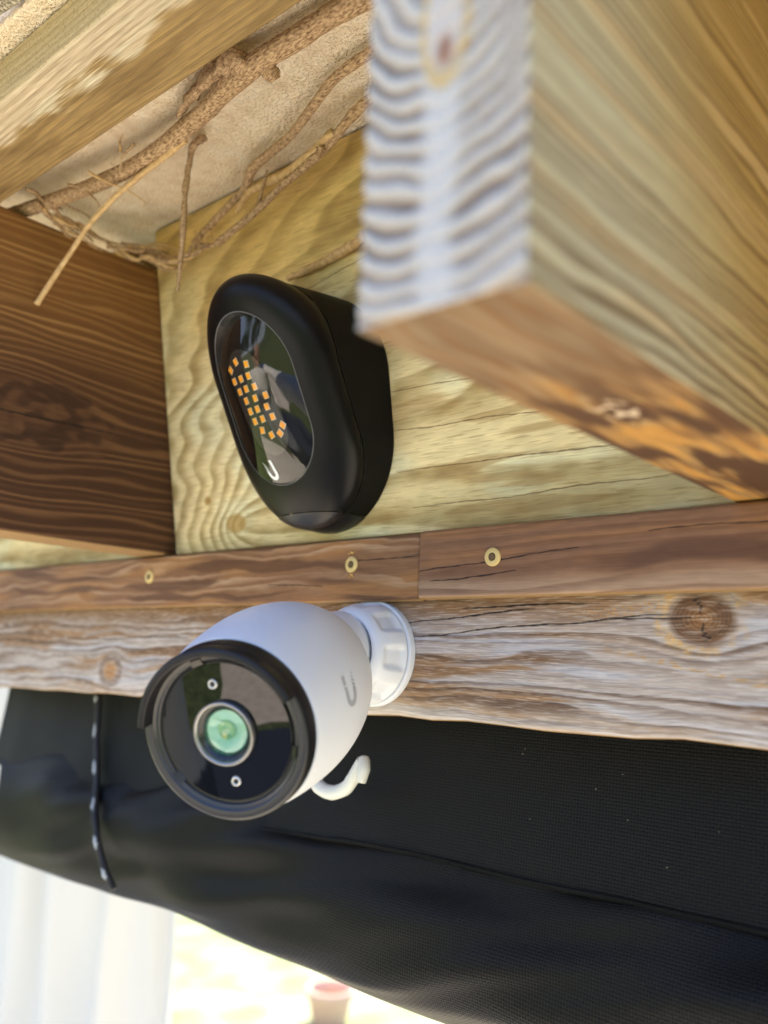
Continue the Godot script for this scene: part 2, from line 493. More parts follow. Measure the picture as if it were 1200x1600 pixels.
func tube(pts: Array, radii: Array, sides := 10, rough := 0.0, sd := 0.0, per := 6) -> Sheet:
	var c := curve(pts, per)
	var n := c.size()
	var up := Vector3(0.13, 0.9, 0.4).normalized()
	return grid(func(a, b):
		var k := int(roundf(b * (n + 1))) - 1
		var tip := k < 0 or k >= n
		k = clampi(k, 0, n - 1)
		var d: Vector3 = (c[mini(k + 1, n - 1)] - c[maxi(k - 1, 0)]).normalized()
		var x := up.cross(d).normalized()
		var y := d.cross(x)
		var q: float = k / float(n - 1) * (radii.size() - 1)
		var j := mini(int(q), radii.size() - 2)
		var r: float = lerpf(radii[j], radii[j + 1], q - j)
		var w: float = a * TAU
		if tip: return c[k]
		r *= 1.0 + rough * (1.2 * N.get_noise_3d(cos(w) * 1.2 + sd * 11.0, sin(w) * 1.2, b * 11.0 + sd) + 0.7 * N.get_noise_3d(cos(w) * 3.2 + sd, sin(w) * 3.2, b * 34.0))
		return c[k] + (x * cos(w) + y * sin(w)) * r, sides, n + 1, true)

# Rounded board from lo to hi: six surfaces in the order +x -x +y -y +z -z. wob(p) may shift points.
func board_mesh(lo: Vector3, hi: Vector3, r: float, shift = null, fine := 1, uvbox: Array = []) -> ArrayMesh:
	var m := ArrayMesh.new()
	var mid := (lo + hi) * 0.5
	var h := (hi - lo) * 0.5
	for face in 6:
		var ax := face >> 1
		var sg := 1.0 if face % 2 == 0 else -1.0
		var ua := 2 if ax == 0 else 0
		var va := 1 if ax != 1 else 2
		if ax == 1 and h.z > h.x:
			ua = 2
			va = 0
		var us := marks(h[ua], r, fine)
		var vs := marks(h[va], r, fine)
		var s := Sheet.new()
		for b in vs:
			for a in us:
				var p := Vector3.ZERO
				p[ax] = sg * h[ax]
				p[ua] = a
				p[va] = b
				var inner := p.clamp(-h + Vector3.ONE * r, h - Vector3.ONE * r)
				var nn := (p - inner).normalized()
				var w := mid + inner + nn * r
				var lo_u: float = uvbox[0][ua] if uvbox else lo[ua]
				var hi_u: float = uvbox[1][ua] if uvbox else hi[ua]
				var lo_v: float = uvbox[0][va] if uvbox else lo[va]
				var hi_v: float = uvbox[1][va] if uvbox else hi[va]
				s.t.append(Vector2((mid[ua] + a - lo_u) / (hi_u - lo_u), 1.0 - (mid[va] + b - lo_v) / (hi_v - lo_v)))
				s.v.append(shift.call(w) if shift != null else w)
				s.n.append(nn)
		var nu := us.size()
		for b in vs.size() - 1:
			for a in nu - 1:
				var p := b * nu + a
				for k in [p, p + 1, p + nu + 1, p, p + nu + 1, p + nu]: s.i.append(k)
		var k0 := (vs.size() / 2) * nu + nu / 2
		var fn := (s.v[s.i[(s.i.size() / 6) * 3 + 2]] - s.v[s.i[(s.i.size() / 6) * 3]]).cross(s.v[s.i[(s.i.size() / 6) * 3 + 1]] - s.v[s.i[(s.i.size() / 6) * 3]])
		if fn.dot(s.n[k0]) < 0.0:
			for k in range(0, s.i.size(), 3):
				var q := s.i[k + 1]
				s.i[k + 1] = s.i[k + 2]
				s.i[k + 2] = q
		if shift != null:
			s.smooth()
		m.add_surface_from_arrays(Mesh.PRIMITIVE_TRIANGLES, s.arrays())
	return m

func marks(h: float, r: float, fine: int) -> Array:
	var out := [-h, -h + r * 0.35, -h + r]
	for k in range(1, fine): out.append(lerpf(-h + r, h - r, k / float(fine)))
	out.append_array([h - r, h - r * 0.35, h])
	return out

# triangles of s on each side of the plane n.p = d: [above, below]
func split(s: Sheet, nrm: Vector3, d: float) -> Array:
	var out := [Sheet.new(), Sheet.new()]
	for k in range(0, s.i.size(), 3):
		for side in 2:
			var sg := 1.0 if side == 0 else -1.0
			var pv := []
			for q in 3:
				var a := s.i[k + q]
				var b := s.i[k + (q + 1) % 3]
				var da := sg * (nrm.dot(s.v[a]) - d)
				var db := sg * (nrm.dot(s.v[b]) - d)
				if da >= 0.0: pv.append([s.v[a], s.n[a], s.t[a]])
				if (da >= 0.0) != (db >= 0.0):
					var w := da / (da - db)
					pv.append([s.v[a].lerp(s.v[b], w), s.n[a].lerp(s.n[b], w).normalized(), s.t[a].lerp(s.t[b], w)])
			var o: Sheet = out[side]
			for q in range(1, pv.size() - 1):
				for e in [pv[0], pv[q], pv[q + 1]]:
					o.i.append(o.v.size())
					o.v.append(e[0])
					o.n.append(e[1])
					o.t.append(e[2])
	return out

# flat outline laid on a curved surface: place(Vector2) -> Vector3
func decal(outline: PackedVector2Array, place: Callable, dir: Vector3) -> Sheet:
	var s := Sheet.new()
	for p in outline:
		s.v.append(place.call(p))
		s.t.append(p)
		s.n.append(dir)
	s.i = Geometry2D.triangulate_polygon(outline)
	s.smooth()
	return face_to(s, dir)

# The rounded U with a dissolving left stem; unit height about 1
func u_mark() -> Array:
	var o := PackedVector2Array()
	o.append(Vector2(0.36, 0.50))
	o.append(Vector2(0.36, -0.12))
	for k in 13:
		var w := -PI * k / 12.0
		o.append(Vector2(0.36 * cos(w), -0.14 + 0.36 * sin(w)))
	o.append(Vector2(-0.36, 0.02))
	o.append(Vector2(-0.27, 0.02))
	o.append(Vector2(-0.27, -0.06))
	o.append(Vector2(-0.17, -0.06))
	for k in 11:
		var w := PI + PI * k / 10.0
		o.append(Vector2(0.17 * cos(w), -0.14 + 0.19 * sin(w)))
	o.append(Vector2(0.17, 0.50))
	var out := [o]
	for q in [Vector3(-0.31, 0.09, 0.08), Vector3(-0.20, 0.00, 0.07), Vector3(-0.20, 0.13, 0.07), Vector3(-0.34, 0.21, 0.06), Vector3(-0.24, 0.24, 0.06), Vector3(-0.30, 0.33, 0.06), Vector3(-0.36, 0.43, 0.05)]:
		var h: float = q.z * 0.5
		out.append(PackedVector2Array([Vector2(q.x - h, q.y - h), Vector2(q.x + h, q.y - h), Vector2(q.x + h, q.y + h), Vector2(q.x - h, q.y + h)]))
	return out

# ------------------------------------------------------------------ the scene
func _ready() -> void:
	N.noise_type = FastNoiseLite.TYPE_SIMPLEX_SMOOTH
	N.fractal_type = FastNoiseLite.FRACTAL_NONE
	N.frequency = 1.0
	N.seed = 11
	NB.noise_type = FastNoiseLite.TYPE_SIMPLEX_SMOOTH
	NB.fractal_type = FastNoiseLite.FRACTAL_FBM
	NB.fractal_octaves = 2
	NB.frequency = 1.0
	NB.seed = 5
	camera_and_light()
	setting()
	timber()
	run_jobs()
	roof()
	vines()
	flood_light()
	bullet_camera()
	screws()
	shade_cloth()
	hook()
	beyond()
	across_the_garden()
	photographer()

func camera_and_light() -> void:
	var cam := Camera3D.new()
	cam.name = "camera"
	cam.keep_aspect = Camera3D.KEEP_HEIGHT
	cam.rotation = Vector3(0.17424, 0.72322, 0.0387)
	cam.fov = 60.47
	cam.near = 0.02
	cam.far = 400.0
	var lens := CameraAttributesPhysical.new()
	lens.frustum_focal_length = 20.59
	lens.frustum_focus_distance = 0.45
	lens.frustum_near = 0.02
	lens.frustum_far = 400.0
	lens.exposure_aperture = 3.6
	cam.attributes = lens
	add_child(cam, true)
	cam.current = true

	var env := Environment.new()
	env.background_mode = Environment.BG_SKY
	var sky := ProceduralSkyMaterial.new()
	sky.sky_top_color = Color(0.34, 0.48, 0.72)
	sky.sky_horizon_color = Color(0.78, 0.81, 0.84)
	sky.sky_curve = 0.16
	sky.ground_bottom_color = Color(0.22, 0.24, 0.14)
	sky.ground_horizon_color = Color(0.50, 0.55, 0.50)
	sky.sky_energy_multiplier = 0.95
	env.sky = Sky.new()
	env.sky.sky_material = sky
	env.tonemap_mode = Environment.TONE_MAPPER_LINEAR
	env.tonemap_exposure = 4.7
	env.sdfgi_enabled = true
	env.ssao_enabled = true
	env.ssil_enabled = true
	var we := WorldEnvironment.new()
	we.name = "world_environment"
	we.environment = env
	add_child(we, true)

	var sun := DirectionalLight3D.new()
	sun.name = "sun"
	sun.light_color = Color(1.0, 0.95, 0.86)
	sun.light_energy = 1.6
	sun.light_angular_distance = 0.5
	sun.shadow_enabled = true
	add_child(sun, true)
	sun.look_at_from_position(Vector3.ZERO, Vector3(0.30, -0.75, 0.62), Vector3.UP)

func setting() -> void:
	var rough_grass := noise_tex(0.06, [], 512, FastNoiseLite.TYPE_SIMPLEX_SMOOTH, 4, 9)
	var gm := tri(mat(Color.WHITE, 0.95, 0.0, 0.2), noise_tex(0.02, [[0.0, c8(66, 78, 38)], [0.5, c8(90, 102, 54)], [1.0, c8(118, 124, 78)]], 512), rough_grass, 0.9, 1.5)
	var lawn := grid(func(a, b): return Vector3(lerpf(-200, 200, a), GROUND, lerpf(-1.9, 200, b)), 8, 8, false, false)
	tag(obj("lawn", mesh_of([face_to(lawn, Vector3.UP)]), gm), "green lawn in front of the pergola", "", "", "structure")
	var dm := tri(mat(Color.WHITE, 0.95, 0.0, 0.2), noise_tex(0.012, [[0.0, c8(104, 116, 82)], [0.35, c8(122, 132, 98)], [0.6, c8(142, 146, 118)], [1.0, c8(164, 162, 140)]], 512), rough_grass, 0.35, 1.0)  # paler copy of the lawn colours, imitating overexposed sunlight on the grass
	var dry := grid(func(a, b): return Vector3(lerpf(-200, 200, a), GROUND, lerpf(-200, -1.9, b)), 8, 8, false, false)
	tag(obj("bright_lawn", mesh_of([face_to(dry, Vector3.UP)]), dm), "lawn beyond the black shade, coloured pale for overexposed sunlight", "", "", "structure")
	var pm := tri(mat(Color.WHITE, 0.9, 0.0, 0.3), noise_tex(0.02, [[0.0, c8(196, 186, 166)], [1.0, c8(224, 214, 194)]], 256), null, 0.8, 0.0)
	var patio := grid(func(a, b): return Vector3(lerpf(-3.2, 3.4, a), GROUND + 0.004, lerpf(-1.6, 1.15, b)), 2, 2, false, false)
	tag(obj("patio", mesh_of([face_to(patio, Vector3.UP)]), pm), "pale concrete patio under the pergola", "", "", "structure")
	var edge := PackedVector2Array([Vector2(-0.67, 3.4), Vector2(-0.62, 2.75), Vector2(-0.64, 2.52), Vector2(-0.60, 2.44), Vector2(-0.69, 2.31), Vector2(-0.66, 2.21), Vector2(-0.52, 2.19), Vector2(-0.44, 2.12), Vector2(-0.30, 2.15), Vector2(-0.05, 2.10), Vector2(0.25, 2.3), Vector2(0.4, 3.4)])
	var added_ground_patch := decal(edge, func(p): return Vector3(p.x, GROUND + 0.008, p.y), Vector3.UP)  # added pale ground, only there to give the camera glass a bright reflection
	tag(obj("added_ground_patch", mesh_of([added_ground_patch]), tri(mat(Color.WHITE, 0.95, 0.0, 0.2), noise_tex(0.03, [[0.0, c8(206, 190, 172)], [1.0, c8(234, 222, 208)]], 256), null, 1.5, 0.0)), "pale ground patch added out of view to brighten the reflection in the camera front", "", "", "structure")
	var rug := grid(func(a, b): return Vector3(lerpf(-1.1, 0.4, a), GROUND + 0.010, lerpf(1.0, 2.06, b)), 2, 2, false, false)  # added dark sheet, only there to give the camera glass a dark reflection
	tag(obj("added_dark_rug", mesh_of([face_to(rug, Vector3.UP)]), mat(c8(38, 44, 60), 0.9)), "dark navy rug added out of view to darken the reflection in the camera front", "rug")
	var path := grid(func(a, b): return Vector3(lerpf(-14, 4, a), GROUND + 0.004, lerpf(-6.6, -4.6, b)), 2, 2, false, false)
	tag(obj("path", mesh_of([face_to(path, Vector3.UP)]), pm), "pale garden path across the lawn", "", "", "structure")

func timber() -> void:
	var plain := wood_mat(384, 96, 0.0, 0.0, 0.5, 0.12, plain_wood, 0.04)
	# beam and ledger strips
	var bm := wood_mat(1920, 176, -0.86, -0.031, 0.93, 0.070, beam_wood, 0.07, 0.8)
	var lower := func(p: Vector3):     # the lower edge is worn
		if p.y < 0.0: p.y += 0.0012 * N.get_noise_2d(p.x * 40.0, 1.0) + 0.0006 * N.get_noise_2d(p.x * 170.0, 5.0) - 0.004 * smoothstep(-0.45, -0.85, p.x)
		return p
	var b := obj("support_beam", board_mesh(Vector3(-1.35, -0.0275, -0.422), Vector3(0.75, 0.0742, -0.3842), 0.0022, lower, 90, [Vector3(-0.86, -0.031, -0.422), Vector3(0.07, 0.039, -0.3842)]), [plain, plain, plain, plain, bm, plain])
	tag(b, "weathered grey horizontal beam that carries the white bullet camera, with a large knot at right", "beam")
	var sr := wood_mat(1152, 144, -0.310, 0.0, 0.34, 0.038, strip_right_wood, 0.035, 0.7)
	var sl := wood_mat(1280, 96, -0.86, 0.0, 0.56, 0.038, strip_left_wood, 0.05, 0.7)
	var o := obj("ledger_strip", board_mesh(Vector3(-0.3038, 0.0372, -0.3835), Vector3(0.75, 0.0748, -0.3738), 0.0022, null, 1, [Vector3(-0.310, 0.0372, -0.3835), Vector3(0.030, 0.0748, -0.3738)]), [plain, plain, plain, plain, sr, sr])
	tag(o, "reddish brown ledger strip right of the joint, with one screw", "wood strip", "ledger strips on the beam")
	o = obj("ledger_strip", board_mesh(Vector3(-1.35, 0.0366, -0.3835), Vector3(-0.3045, 0.0742, -0.3765), 0.002, null, 1, [Vector3(-0.86, 0.0372, -0.3835), Vector3(-0.300, 0.0748, -0.3765)]), [plain, plain, plain, plain, sl, sl])
	tag(o, "brown ledger strip with pale wavy grain, left of the joint", "wood strip", "ledger strips on the beam")
	# blocking between the joists, its top leaning towards the viewer
	var lean := func(p: Vector3): return p + Vector3(0, 0, 0.176 * (p.y - TOP))
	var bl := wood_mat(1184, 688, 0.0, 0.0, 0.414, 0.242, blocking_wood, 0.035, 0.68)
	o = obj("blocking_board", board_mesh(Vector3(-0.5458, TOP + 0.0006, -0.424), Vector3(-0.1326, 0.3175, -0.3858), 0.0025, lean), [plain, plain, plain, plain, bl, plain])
	tag(o, "pale yellow blocking board between the joists, behind the black flood light", "board", "blocking boards above the beam")
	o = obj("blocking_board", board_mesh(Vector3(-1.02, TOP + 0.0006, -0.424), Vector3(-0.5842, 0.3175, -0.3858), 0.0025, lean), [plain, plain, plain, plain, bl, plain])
	tag(o, "pale greenish blocking board seen as a sliver below the dark brown joist", "board", "blocking boards above the beam")
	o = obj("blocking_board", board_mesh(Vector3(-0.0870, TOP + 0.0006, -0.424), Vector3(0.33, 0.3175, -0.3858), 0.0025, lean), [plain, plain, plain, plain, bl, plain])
	tag(o, "blocking board hidden to the right behind the near joist", "board", "blocking boards above the beam")
	# joists
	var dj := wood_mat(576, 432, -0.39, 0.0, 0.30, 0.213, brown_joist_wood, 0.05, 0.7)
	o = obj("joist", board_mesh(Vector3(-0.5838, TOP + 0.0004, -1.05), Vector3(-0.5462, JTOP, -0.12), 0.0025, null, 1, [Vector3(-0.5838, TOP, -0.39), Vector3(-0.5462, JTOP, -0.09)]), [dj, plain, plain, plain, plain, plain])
	tag(o, "dark brown joist with dense pale grain lines at the left edge", "joist", "joists resting on the beam")
	var fs := wood_mat(640, 432, -0.40, 0.0, 0.262, 0.213, front_joist_side, 0.05, 0.7)
	var fe := wood_mat(160, 640, 0.0, 0.0, 0.0455, 0.213, front_joist_end, 0.16, 0.85)
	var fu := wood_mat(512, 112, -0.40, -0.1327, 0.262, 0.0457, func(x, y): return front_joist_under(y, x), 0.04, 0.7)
	var ragged := func(p: Vector3):    # sawn end: late wood stands out in ridges and frays the corner
		if p.z > -0.142:
			var e: Color = front_joist_end(p.x + 0.1327, p.y - TOP)
			p.z += 0.0018 * (e.a - 0.5)
			if p.x < -0.129: p.x -= 0.0008 * (e.a - 0.35)
		return p
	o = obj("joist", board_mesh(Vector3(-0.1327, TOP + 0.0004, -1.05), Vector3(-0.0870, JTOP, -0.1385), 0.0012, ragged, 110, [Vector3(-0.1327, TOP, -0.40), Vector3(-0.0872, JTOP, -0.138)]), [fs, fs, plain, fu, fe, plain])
	tag(o, "near joist with weathered grey end grain, out of focus at upper right", "joist", "joists resting on the beam")
	# purlin on the joists
	var pu := wood_mat(800, 128, -0.64, -0.230, 0.46, 0.054, purlin_under, 0.05, 0.8)
	var pf := wood_mat(640, 64, -0.64, 0.288, 0.46, 0.031, purlin_front, 0.04, 0.8)
	o = obj("purlin", board_mesh(Vector3(-1.35, JTOP + 0.0015, -0.2295), Vector3(0.75, SHEET - 0.0008, -0.178), 0.002, null, 1, [Vector3(-0.64, 0.288, -0.230), Vector3(-0.18, 0.319, -0.176)]), [plain, plain, plain, pu, pf, pf])
	tag(o, "pale purlin with a damp stained underside, crossing the joists at upper left", "purlin", "purlins under the roof")
	o = obj("purlin", board_mesh(Vector3(-1.35, JTOP + 0.0015, -0.95), Vector3(0.75, SHEET - 0.0008, -0.90), 0.002), [plain])  # added out of view to block light leaking in over the blocking
	tag(o, "rear purlin added unseen behind the blocking to stop light leaking under the roof", "purlin", "purlins under the roof")

func roof() -> void:
	# rough rendered sheet overhead
	var st := tri(mat(Color.WHITE, 0.9, 0.0, 0.3), noise_tex(0.012, [[0.0, c8(226, 206, 176)], [0.5, c8(240, 224, 196)], [1.0, c8(246, 234, 212)]], 512), noise_tex(0.05, [[0.0, Color.BLACK], [0.42, c8(150, 150, 150)], [0.55, c8(190, 190, 190)], [1.0, Color.WHITE]], 768, FastNoiseLite.TYPE_SIMPLEX_SMOOTH, 5, 21), 9.0, 0.2)
	var o := obj("roof_sheet", board_mesh(Vector3(-1.5, SHEET, -1.05), Vector3(0.9, SHEET + 0.012, -0.1665), 0.002), st)
	tag(o, "rough beige rendered roof sheet above the vines", "roof sheet")
	var gr := tri(mat(Color.WHITE, 0.95, 0.0, 0.3), noise_tex(0.16, [[0.0, c8(92, 88, 78)], [0.45, c8(148, 140, 122)], [0.6, c8(176, 168, 148)], [1.0, c8(212, 204, 186)]], 512, FastNoiseLite.TYPE_SIMPLEX, 3, 31), noise_tex(0.16, [], 512, FastNoiseLite.TYPE_SIMPLEX, 3, 31), 5.0, 0.15)
	var frayed := func(p: Vector3):
		if p.z < -0.150: p.z += 0.0022 * N.get_noise_2d(p.x * 160.0, 3.0) + 0.0014 * N.get_noise_2d(p.x * 420.0, 8.0)
		return p
	o = obj("roof_felt", board_mesh(Vector3(-1.5, SHEET - 0.0030, -0.1625), Vector3(0.9, SHEET + 0.010, -0.095), 0.001, frayed, 150), gr)
	tag(o, "grey gritty roofing felt overhang in the top left corner", "roofing felt")

func vines() -> void:
	var bark := tri(mat(Color.WHITE, 0.9, 0.0, 0.3), noise_tex(0.05, [[0.0, c8(66, 46, 32)], [0.32, c8(134, 106, 80)], [0.5, c8(174, 146, 112)], [0.7, c8(200, 172, 136)], [1.0, c8(224, 200, 166)]], 512, FastNoiseLite.TYPE_SIMPLEX_SMOOTH, 5, 41), noise_tex(0.08, [], 512, FastNoiseLite.TYPE_SIMPLEX_SMOOTH, 4, 43), 22.0, 0.035)
	bark.uv1_scale = Vector3(9.0, 30.0, 30.0)
	var dry := tri(mat(Color.WHITE, 0.85, 0.0, 0.3), noise_tex(0.04, [[0.0, c8(170, 136, 92)], [1.0, c8(232, 204, 156)]], 256, FastNoiseLite.TYPE_SIMPLEX_SMOOTH, 4, 47), null, 20.0, 0.0)
	# thick vine
	var v := thing("vine_branch", Vector3(-0.40, 0.304, -0.262), "thickest vine branch with a gnarled knot, running up to the right under the roof sheet", "branch", "dry vine branches")
	obj("stem", mesh_of([tube([Vector3(-0.5852, 0.2945, -0.240), Vector3(-0.5263, 0.2965, -0.2550), Vector3(-0.4618, 0.3000, -0.2670), Vector3(-0.3929, 0.3030, -0.2650), Vector3(-0.3380, 0.3030, -0.2560), Vector3(-0.2932, 0.3050, -0.2565), Vector3(-0.2531, 0.3070, -0.2592), Vector3(-0.18, 0.3090, -0.2710)], [0.0044, 0.0047, 0.0050, 0.0052, 0.0060, 0.0053, 0.0056, 0.0060], 24, 0.08, 1.0, 34)]), bark, v)
	obj("knot", mesh_of([tube([Vector3(-0.3990, 0.3070, -0.2600), Vector3(-0.3790, 0.3080, -0.2545), Vector3(-0.3500, 0.3070, -0.2480), Vector3(-0.3330, 0.3050, -0.2475), Vector3(-0.3290, 0.3020, -0.2550)], [0.0015, 0.0026, 0.0042, 0.0052, 0.0035], 12, 0.5, 2.0, 8)]), bark, v)
	obj("knot", mesh_of([tube([Vector3(-0.3230, 0.3010, -0.2610), Vector3(-0.3170, 0.2990, -0.2630)], [0.0050, 0.0022], 10, 0.5, 3.0, 5)]), bark, v)
	v = thing("vine_branch", Vector3(-0.36, 0.306, -0.312), "crooked vine branch curving down from the roof sheet to the blocking board", "branch", "dry vine branches")
	obj("stem", mesh_of([tube([Vector3(-0.18, 0.3120, -0.290), Vector3(-0.2277, 0.3115, -0.2895), Vector3(-0.2761, 0.3100, -0.2915), Vector3(-0.3051, 0.3090, -0.2934), Vector3(-0.3312, 0.3080, -0.3022), Vector3(-0.3639, 0.3070, -0.3132), Vector3(-0.4041, 0.3055, -0.3204), Vector3(-0.4200, 0.3010, -0.3276), Vector3(-0.4604, 0.2940, -0.3350), Vector3(-0.4851, 0.2870, -0.3372)], [0.0033, 0.0032, 0.0030, 0.0028, 0.0028, 0.0025, 0.0031, 0.0024, 0.0023, 0.0020], 14, 0.09, 4.0, 22)]), bark, v)
	v = thing("vine_branch", Vector3(-0.38, 0.288, -0.326), "split vine branch across the blocking board, ending in a broken tip", "branch", "dry vine branches")
	obj("stem", mesh_of([tube([Vector3(-0.2426, 0.3125, -0.3140), Vector3(-0.2926, 0.3098, -0.3180), Vector3(-0.3158, 0.3072, -0.3200), Vector3(-0.3434, 0.2957, -0.3230), Vector3(-0.3820, 0.2885, -0.3260), Vector3(-0.4074, 0.2808, -0.3280), Vector3(-0.4476, 0.2722, -0.3300)], [0.0029, 0.0029, 0.0032, 0.0027, 0.0023, 0.0022, 0.0025], 14, 0.11, 5.0, 22)]), bark, v)
	obj("side_shoot", mesh_of([tube([Vector3(-0.3320, 0.3010, -0.3200), Vector3(-0.3727, 0.2950, -0.3250), Vector3(-0.4146, 0.2984, -0.3290), Vector3(-0.4335, 0.2918, -0.3330)], [0.0028, 0.0030, 0.0025, 0.0015], 10, 0.25, 6.0, 7)]), dry, v)
	obj("side_shoot", mesh_of([tube([Vector3(-0.4050, 0.2830, -0.3270), Vector3(-0.3960, 0.2960, -0.3240), Vector3(-0.3930, 0.3020, -0.3230)], [0.0012, 0.0010, 0.0006], 7, 0.3, 7.0, 5)]), bark, v)
	obj("side_shoot", mesh_of([tube([Vector3(-0.3420, 0.2950, -0.3200), Vector3(-0.3440, 0.2890, -0.3190)], [0.0030, 0.0014], 8, 0.4, 7.5, 4)]), bark, v)
	# stray rootlets forking off
	var rr := RandomNumberGenerator.new()
	rr.seed = 31
	for k in 6:
		var w := rr.randf()
		var p := Vector3(-0.56, 0.297, -0.250).lerp(Vector3(-0.24, 0.307, -0.262), w) if k < 7 else Vector3(-0.47, 0.292, -0.335).lerp(Vector3(-0.28, 0.309, -0.300), w)
		var way := Vector3(rr.randf_range(-0.03, 0.03), rr.randf_range(-0.022, 0.008), rr.randf_range(-0.03, 0.012))
		obj("rootlet", mesh_of([tube([p, p + way * 0.35 + rnd(rr, 0.003), p + way * 0.7 + rnd(rr, 0.004), p + way + rnd(rr, 0.006)], [0.0011, 0.0008, 0.0006, 0.0003], 6, 0.3, k * 1.0, 5)]), bark if k % 3 else dry, v)
	# thin twigs
	var twig := obj("twig", mesh_of([tube([Vector3(-0.4050, 0.3000, -0.2700), Vector3(-0.4182, 0.2976, -0.2700), Vector3(-0.4362, 0.2952, -0.2700), Vector3(-0.4668, 0.2881, -0.2680), Vector3(-0.4967, 0.2739, -0.2650), Vector3(-0.5120, 0.2574, -0.2620), Vector3(-0.5427, 0.2284, -0.2580)], [0.0022, 0.0021, 0.0018, 0.0017, 0.0017, 0.0016, 0.0019], 9, 0.15, 8.0, 8)]), dry)
	tag(twig, "long pale bare twig hanging in front of the dark brown joist", "twig", "thin dry twigs")
	twig = obj("twig", mesh_of([tube([Vector3(-0.4080, 0.3100, -0.2850), Vector3(-0.4229, 0.3120, -0.2880), Vector3(-0.4287, 0.3013, -0.2900), Vector3(-0.4336, 0.2823, -0.2920), Vector3(-0.4364, 0.2673, -0.2950), Vector3(-0.4437, 0.2500, -0.3000), Vector3(-0.4514, 0.2303, -0.3050)], [0.0022, 0.0022, 0.0019, 0.0018, 0.0021, 0.0016, 0.0008], 9, 0.25, 9.0, 8)]), bark)
	tag(twig, "straight twig hanging down from the thick branch in front of the yellow board", "twig", "thin dry twigs")
	twig = obj("twig", mesh_of([tube([Vector3(-0.2800, 0.2580, -0.3410), Vector3(-0.3132, 0.2509, -0.3450), Vector3(-0.3401, 0.2483, -0.3500), Vector3(-0.3736, 0.2444, -0.3530), Vector3(-0.4041, 0.2449, -0.3545)], [0.0030, 0.0030, 0.0028, 0.0024, 0.0016], 9, 0.3, 10.0, 8)]), dry)
	tag(twig, "tan twig lying on the yellow board just above the black flood light", "twig", "thin dry twigs")
	# shredded bark lodged in the corner
	var rng := RandomNumberGenerator.new()
	rng.seed = 77
	var d := thing("bark_debris", Vector3(-0.50, 0.280, -0.30), "shredded brown bark lodged on the joist at the corner of the yellow board", "debris")
	var line := curve([Vector3(-0.5300, 0.2920, -0.2350), Vector3(-0.5380, 0.2915, -0.2600), Vector3(-0.5420, 0.2915, -0.2850), Vector3(-0.5380, 0.2900, -0.3100), Vector3(-0.5250, 0.2870, -0.3250), Vector3(-0.5020, 0.2790, -0.3300), Vector3(-0.4807, 0.2790, -0.3330), Vector3(-0.4622, 0.2810, -0.3340)], 6)
	for k in 30:
		var p: Vector3 = line[rng.randi_range(0, line.size() - 3)]
		var dir: Vector3 = (line[mini(line.find(p) + 2, line.size() - 1)] - p).normalized()
		var pts := [p + rnd(rng, 0.004)]
		for q in 3: pts.append(pts[-1] + dir * rng.randf_range(0.005, 0.014) + rnd(rng, 0.004))
		obj("shred", mesh_of([tube(pts, [rng.randf_range(0.0006, 0.0016), rng.randf_range(0.0008, 0.0022), 0.0005], 6, 0.4, k * 1.0, 4)]), bark if rng.randf() < 0.7 else dry, d)
	for k in 4:
		var p: Vector3 = Vector3(-0.470 + 0.004 * k, 0.279, -0.331) + rnd(rng, 0.004)
		obj("fibre", mesh_of([tube([p, p + Vector3(0.004, 0.003, 0.002) + rnd(rng, 0.004), p + Vector3(0.008, -0.004, 0.003) + rnd(rng, 0.006)], [0.0004, 0.0004, 0.0002], 5, 0.0, 0.0, 5)]), dry, d)

func rnd(rng: RandomNumberGenerator, s: float) -> Vector3:
	return Vector3(rng.randf_range(-s, s), rng.randf_range(-s, s), rng.randf_range(-s, s))

# ------------------------------------------------------------------ flood light
const FX := -0.3808                     # its middle plane
const LEAN := 0.54
func face_z(x: float, y: float) -> float:   # front of the shell: leaning, and bowed across
	var q := (x - FX) / 0.043
	return -0.3176 + (y - 0.150) * LEAN - 0.0085 * q * q

func deeper(y: float) -> float:           # the shell is rounder towards its top
	return 1.0 + 1.25 * smoothstep(0.165, 0.221, y)

func wall_z(y: float) -> float:
	return -0.3858 + 0.176 * (y - TOP)

func pill(w: float, r: float, ya: float, yb: float) -> Vector2:   # stadium outline, w in 0..1
	var a := w * TAU
	var straight := yb - ya
	var total := TAU * r + 2.0 * straight
	var s := w * total
	if s < straight: return Vector2(r, ya + s)
	s -= straight
	if s < PI * r: return Vector2(r * cos(s / r), yb + r * sin(s / r))
	s -= PI * r
	if s < straight: return Vector2(-r, yb - s)
	s -= straight
	return Vector2(r * cos(PI + s / r), ya + r * sin(PI + s / r))

